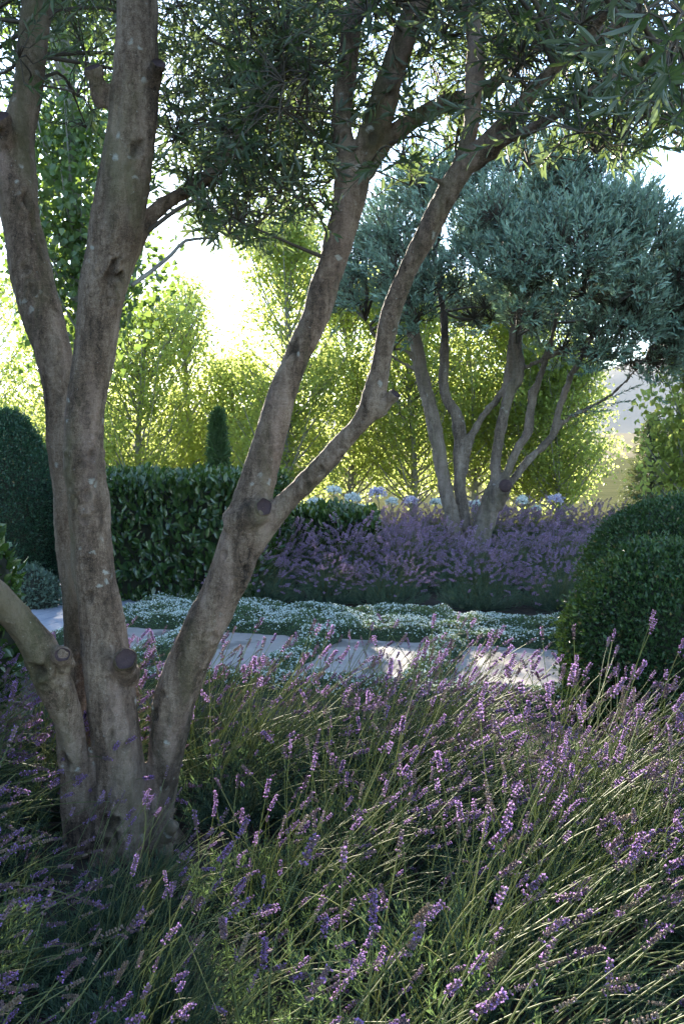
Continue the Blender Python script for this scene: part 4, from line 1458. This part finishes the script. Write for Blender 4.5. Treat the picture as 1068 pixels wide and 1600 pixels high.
def foliage_mesh(seed, rad, hgt, ns, kl, leaf, stalks, stalk_len, wind):
    rng = np.random.default_rng(seed)
    m = Mass()
    a, rr = rng.uniform(0, 2 * math.pi, ns), np.sqrt(rng.random(ns)) * rad
    st = np.stack([np.cos(a) * rr, np.sin(a) * rr, (hgt * .25 + hgt * .45 * (1 - (rr / rad) ** 2)) * rng.uniform(.35, 1.05, ns)], -1)
    di = norm(np.stack([np.cos(a) * rr / rad * .9 + wind * .4, np.sin(a) * rr / rad * .9, np.full(ns, .9)], -1) + rng.normal(0, .3, (ns, 3)))
    ln = rng.uniform(.09, .17, ns)
    P, D, N, sid = shoots(st, di, ln, kl, .75, .0, rng)
    L = leaf * rng.uniform(.65, 1.25, len(P))
    add_leaves(m, P, D, N, L, L * .105 + .0006, T_DIAMOND, 0, np.clip(.35 * rng.random(ns)[sid] + .65 * rng.random(len(P)), 0, 1), rng)
    add_tube(m, np.stack([st * (.25, .25, 0), st, st + di * ln[:, None]], 1), np.array([.003, .0022, .001])[None].repeat(ns, 0), 3, 0, .1, False)
    # bare or spent stalks
    if stalks:
        pts = []
        for k in range(stalks):
            az = rng.uniform(0, 2 * math.pi)
            b = np.array((math.cos(az), math.sin(az), 0)) * rad * .45 * rng.random() + np.array((0, 0, hgt * .3))
            az2 = az if rng.random() < .35 else rng.normal(0, .7)
            pts.append(arc(b, az2, rng.uniform(0, .5), rng.uniform(.5, 1.5), stalk_len * rng.uniform(.6, 1.15), 7))
        add_tube(m, np.array(pts), np.linspace(.0019, .0010, 7)[None].repeat(stalks, 0), 3, 1, np.repeat(rng.random(stalks), 21), False)
    return m.mesh('foliage', [M_LAVLEAF, M_LAVSTEM])


NEAR_FOL = [foliage_mesh(200 + k, .40, .30, 200, 16, .046, 46, .54, .35) for k in range(5)]
ORD = ['leftmost', 'second from the left', 'third from the left', 'fourth from the left', 'fifth from the left', 'sixth from the left', 'seventh from the left', 'eighth from the left', 'ninth from the left']
ROWS = [(1.55, 'very front'), (2.1, 'second'), (2.65, 'third'), (3.25, 'fourth'), (3.85, 'fifth'), (4.45, 'hindmost')]
nprng = np.random.default_rng(91)
for (d0, rowname) in ROWS:
    xmax = .36 * d0 + .34
    k = max(3, int(round(2 * xmax / .54)))
    xs = np.linspace(-xmax, xmax, k) + nprng.normal(0, .05, k)
    keep = []
    for xx in xs:
        dd = d0 + nprng.normal(0, .07) - .10 * (xx if d0 > 3 else 0)
        if math.hypot(xx - OLIVE_BASE[0] - .08, dd - OLIVE_BASE[1] + .12) < .42:
            continue
        if math.hypot(xx - 1.75, dd - 5.2) < .66 or (xx > 1.12 and dd > 3.7):
            continue
        keep.append((xx, dd))
    for i_, (xx, dd) in enumerate(keep):
        last = i_ == len(keep) - 1
        pos = 'rightmost' if last else ORD[i_]
        t = empty('lavender_plant', (xx, dd, 0), f'purple lavender clump, {pos} in the {rowname} row by the big olive', 'lavender', 'lavender clumps in the near bed')
        s0 = nprng.uniform(.86, 1.08) * (.80 if d0 > 4.2 else (.92 if d0 > 3.7 else 1)) * (.72 if (1.9 < dd < 3.3 and -1.15 < xx < .05) else 1)
        nst = 96 if d0 > 4.2 else (165 if d0 > 3 else (112 if d0 > 2.4 else 84))
        foot = 2.4 < dd < 3.5 and -1.2 < xx < -.12
        if foot:                                          # low growth at the foot of the trunk
            nst = 48
            s0 *= .70
        fo = link('foliage', NEAR_FOL[(i_ * 3 + int(d0 * 7)) % 5], t)
        fo['kind'] = 'stuff'
        fo.matrix_basis = Matrix.Rotation(nprng.uniform(-.5, .5), 4, 'Z') @ Matrix.Scale(s0, 4)
        for q in range(nst):
            sm, pm_, tl = STEMS[nprng.integers(0, 20)]
            az = nprng.uniform(0, 2 * math.pi)
            rr = .30 * math.sqrt(nprng.random())
            zz = .12 + .14 * (1 - (rr / .3) ** 2)
            out = .12 + .45 * rr / .3
            tilt = Matrix.Rotation(nprng.normal(.52, .40), 4, 'Y')            # wind leans them to the right
            fan = Matrix.Rotation(az, 4, 'Z') @ Matrix.Rotation(out * nprng.uniform(.5, 1.2), 4, 'Y') @ Matrix.Rotation(-az, 4, 'Z')
            M = Matrix.Translation((rr * math.cos(az), rr * math.sin(az), zz)) @ fan @ tilt @ Matrix.Rotation(nprng.normal(0, 1.1), 4, 'Z') @ Matrix.Scale(nprng.uniform(.75, 1.2) * min(1, s0 * 1.05), 4)
            so = link('flower_stem', sm, t)
            so.matrix_basis = M
            link('flower_spike', pm_, so)

# low leafy clumps that close the gaps round the foot of the trunk
for (xx, dd, sc_, where) in ((-.62, 2.92, .60, 'just in front of the trunk foot'), (-.22, 3.02, .62, 'right of the trunk foot'), (-.48, 2.35, .62, 'below the trunk, nearer the viewer'),
                             (-1.22, 3.15, .62, 'left of the trunk foot'), (-1.0, 2.45, .66, 'at the lower left before the trunk'), (-.05, 1.95, .7, 'at the bottom edge, middle of the bed'), (-.75, 1.75, .7, 'at the bottom left corner of the bed'),
                             (-.36, 3.7, .55, 'behind the right stem at the trunk foot')):
    t = empty('lavender_plant', (xx, dd, 0), f'low leafy lavender clump with few flowers {where}', 'lavender', 'lavender clumps in the near bed')
    fo = link('foliage', NEAR_FOL[nprng.integers(0, 5)], t)
    fo['kind'] = 'stuff'
    fo.matrix_basis = Matrix.Rotation(nprng.uniform(-.5, .5), 4, 'Z') @ Matrix.Scale(sc_, 4)
    for q in range(16):
        sm, pm_, tl = STEMS[nprng.integers(0, 20)]
        az = nprng.uniform(0, 2 * math.pi)
        rr = .18 * math.sqrt(nprng.random())
        M = (Matrix.Translation((rr * math.cos(az), rr * math.sin(az), .08)) @ Matrix.Rotation(az, 4, 'Z') @ Matrix.Rotation(nprng.uniform(.1, .6), 4, 'Y') @ Matrix.Rotation(-az, 4, 'Z')
             @ Matrix.Rotation(nprng.normal(.5, .4), 4, 'Y') @ Matrix.Scale(nprng.uniform(.6, .85), 4))
        so = link('flower_stem', sm, t)
        so.matrix_basis = M
        link('flower_spike', pm_, so)

# the far bed
FAR_VAR = []
frng = np.random.default_rng(301)
for k in range(5):
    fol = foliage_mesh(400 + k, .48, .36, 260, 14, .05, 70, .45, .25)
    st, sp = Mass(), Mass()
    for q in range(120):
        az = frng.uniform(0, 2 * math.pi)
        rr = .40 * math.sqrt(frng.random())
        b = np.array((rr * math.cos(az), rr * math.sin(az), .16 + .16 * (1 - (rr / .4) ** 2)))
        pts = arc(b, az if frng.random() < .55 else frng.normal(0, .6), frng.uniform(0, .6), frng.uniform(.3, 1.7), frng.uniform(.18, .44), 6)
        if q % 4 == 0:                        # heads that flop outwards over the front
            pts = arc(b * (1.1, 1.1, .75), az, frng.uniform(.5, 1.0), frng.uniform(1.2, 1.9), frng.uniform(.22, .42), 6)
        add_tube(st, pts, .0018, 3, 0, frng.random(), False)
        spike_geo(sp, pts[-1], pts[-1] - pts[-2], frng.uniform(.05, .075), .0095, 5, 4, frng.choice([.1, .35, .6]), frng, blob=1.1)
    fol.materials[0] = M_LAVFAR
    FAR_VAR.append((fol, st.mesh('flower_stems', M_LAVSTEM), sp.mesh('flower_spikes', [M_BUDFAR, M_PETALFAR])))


def far_lavender(x, y, label, k, sc=1.0):
    t = empty('lavender_plant', (x, y, 0), label, 'lavender', 'lavender clumps in the far bed')
    fol, st, sp = FAR_VAR[k % 5]
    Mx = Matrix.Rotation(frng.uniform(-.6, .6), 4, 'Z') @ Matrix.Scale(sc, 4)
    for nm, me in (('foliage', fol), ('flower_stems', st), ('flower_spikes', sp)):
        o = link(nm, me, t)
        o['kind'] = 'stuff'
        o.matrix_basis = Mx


cnt = 0
for (d0, x0, x1, rowname) in ((8.98, -.95, 2.75, 'front row along the thyme'), (9.95, -.9, 3.0, 'second row'), (10.65, -.6, 3.2, 'third row'), (11.35, .75, 3.5, 'fourth row'),
                              (12.05, .75, 3.8, 'row before the far olive'), (12.8, .65, 4.0, 'row beside the far olive'), (13.5, .55, 4.2, 'row behind the far olive'), (14.2, .9, 4.4, 'hindmost row')):
    k = int((x1 - x0) / .66) + 1
    xs = np.linspace(x0, x1, k) + frng.normal(0, .06, k)
    keep = [xx for xx in xs if math.hypot(xx - FAR_BASE[0], d0 - FAR_BASE[1]) > .45]
    for i_, xx in enumerate(keep):
        pos = 'rightmost' if i_ == len(keep) - 1 else ORD[i_]
        far_lavender(xx, d0 + frng.normal(0, .08) - .10 * (xx if d0 < 11 else 0) + .1, f'far-bed lavender clump, {pos} in the {rowname}', cnt, frng.uniform(.92, 1.1) * ((.76 if d0 < 9.5 else (.90 if d0 < 10.3 else 1.0)) if d0 < 11 else ((.58 if 1.1 < xx < 2.4 else .82) if d0 < 13 else 1.0)))
        cnt += 1

# ------------------------------------------------------------------ unseen tall hedge, added to block light from the left
leafy_box('hedge', [(-4.3, -2.5), (-3.1, -2.5), (-3.3, 5.2), (-4.5, 5.2)], 3.4, .10,
          'unseen tall hedge added beyond the left edge to cut light on the stems', 'hedge', 16000, 0, M_LAUREL, 9)

# ------------------------------------------------------------------ the air
hz = Mass()
v, f = box_geo(-2700, 2700, -400, 2700, -1.5, 260, 0.0)
hz.add(v[:8], np.array([(0, 1, 5), (0, 5, 4), (1, 2, 6), (1, 6, 5), (2, 3, 7), (2, 7, 6), (3, 0, 4), (3, 4, 7), (4, 5, 6), (4, 6, 7), (3, 2, 1), (3, 1, 0)]))
m_h, nt_h, out_h = new_mat('haze')
pv = nt_h.nodes.new('ShaderNodeVolumePrincipled')
pv.inputs['Color'].default_value = (.92, .94, 1.0, 1)
pv.inputs['Density'].default_value = .00013
pv.inputs['Anisotropy'].default_value = .0
nt_h.links.new(pv.outputs[0], out_h.inputs['Volume'])
tag(hz.build('haze', m_h), 'thin pale haze that veils the far hills', 'haze', kind='stuff')
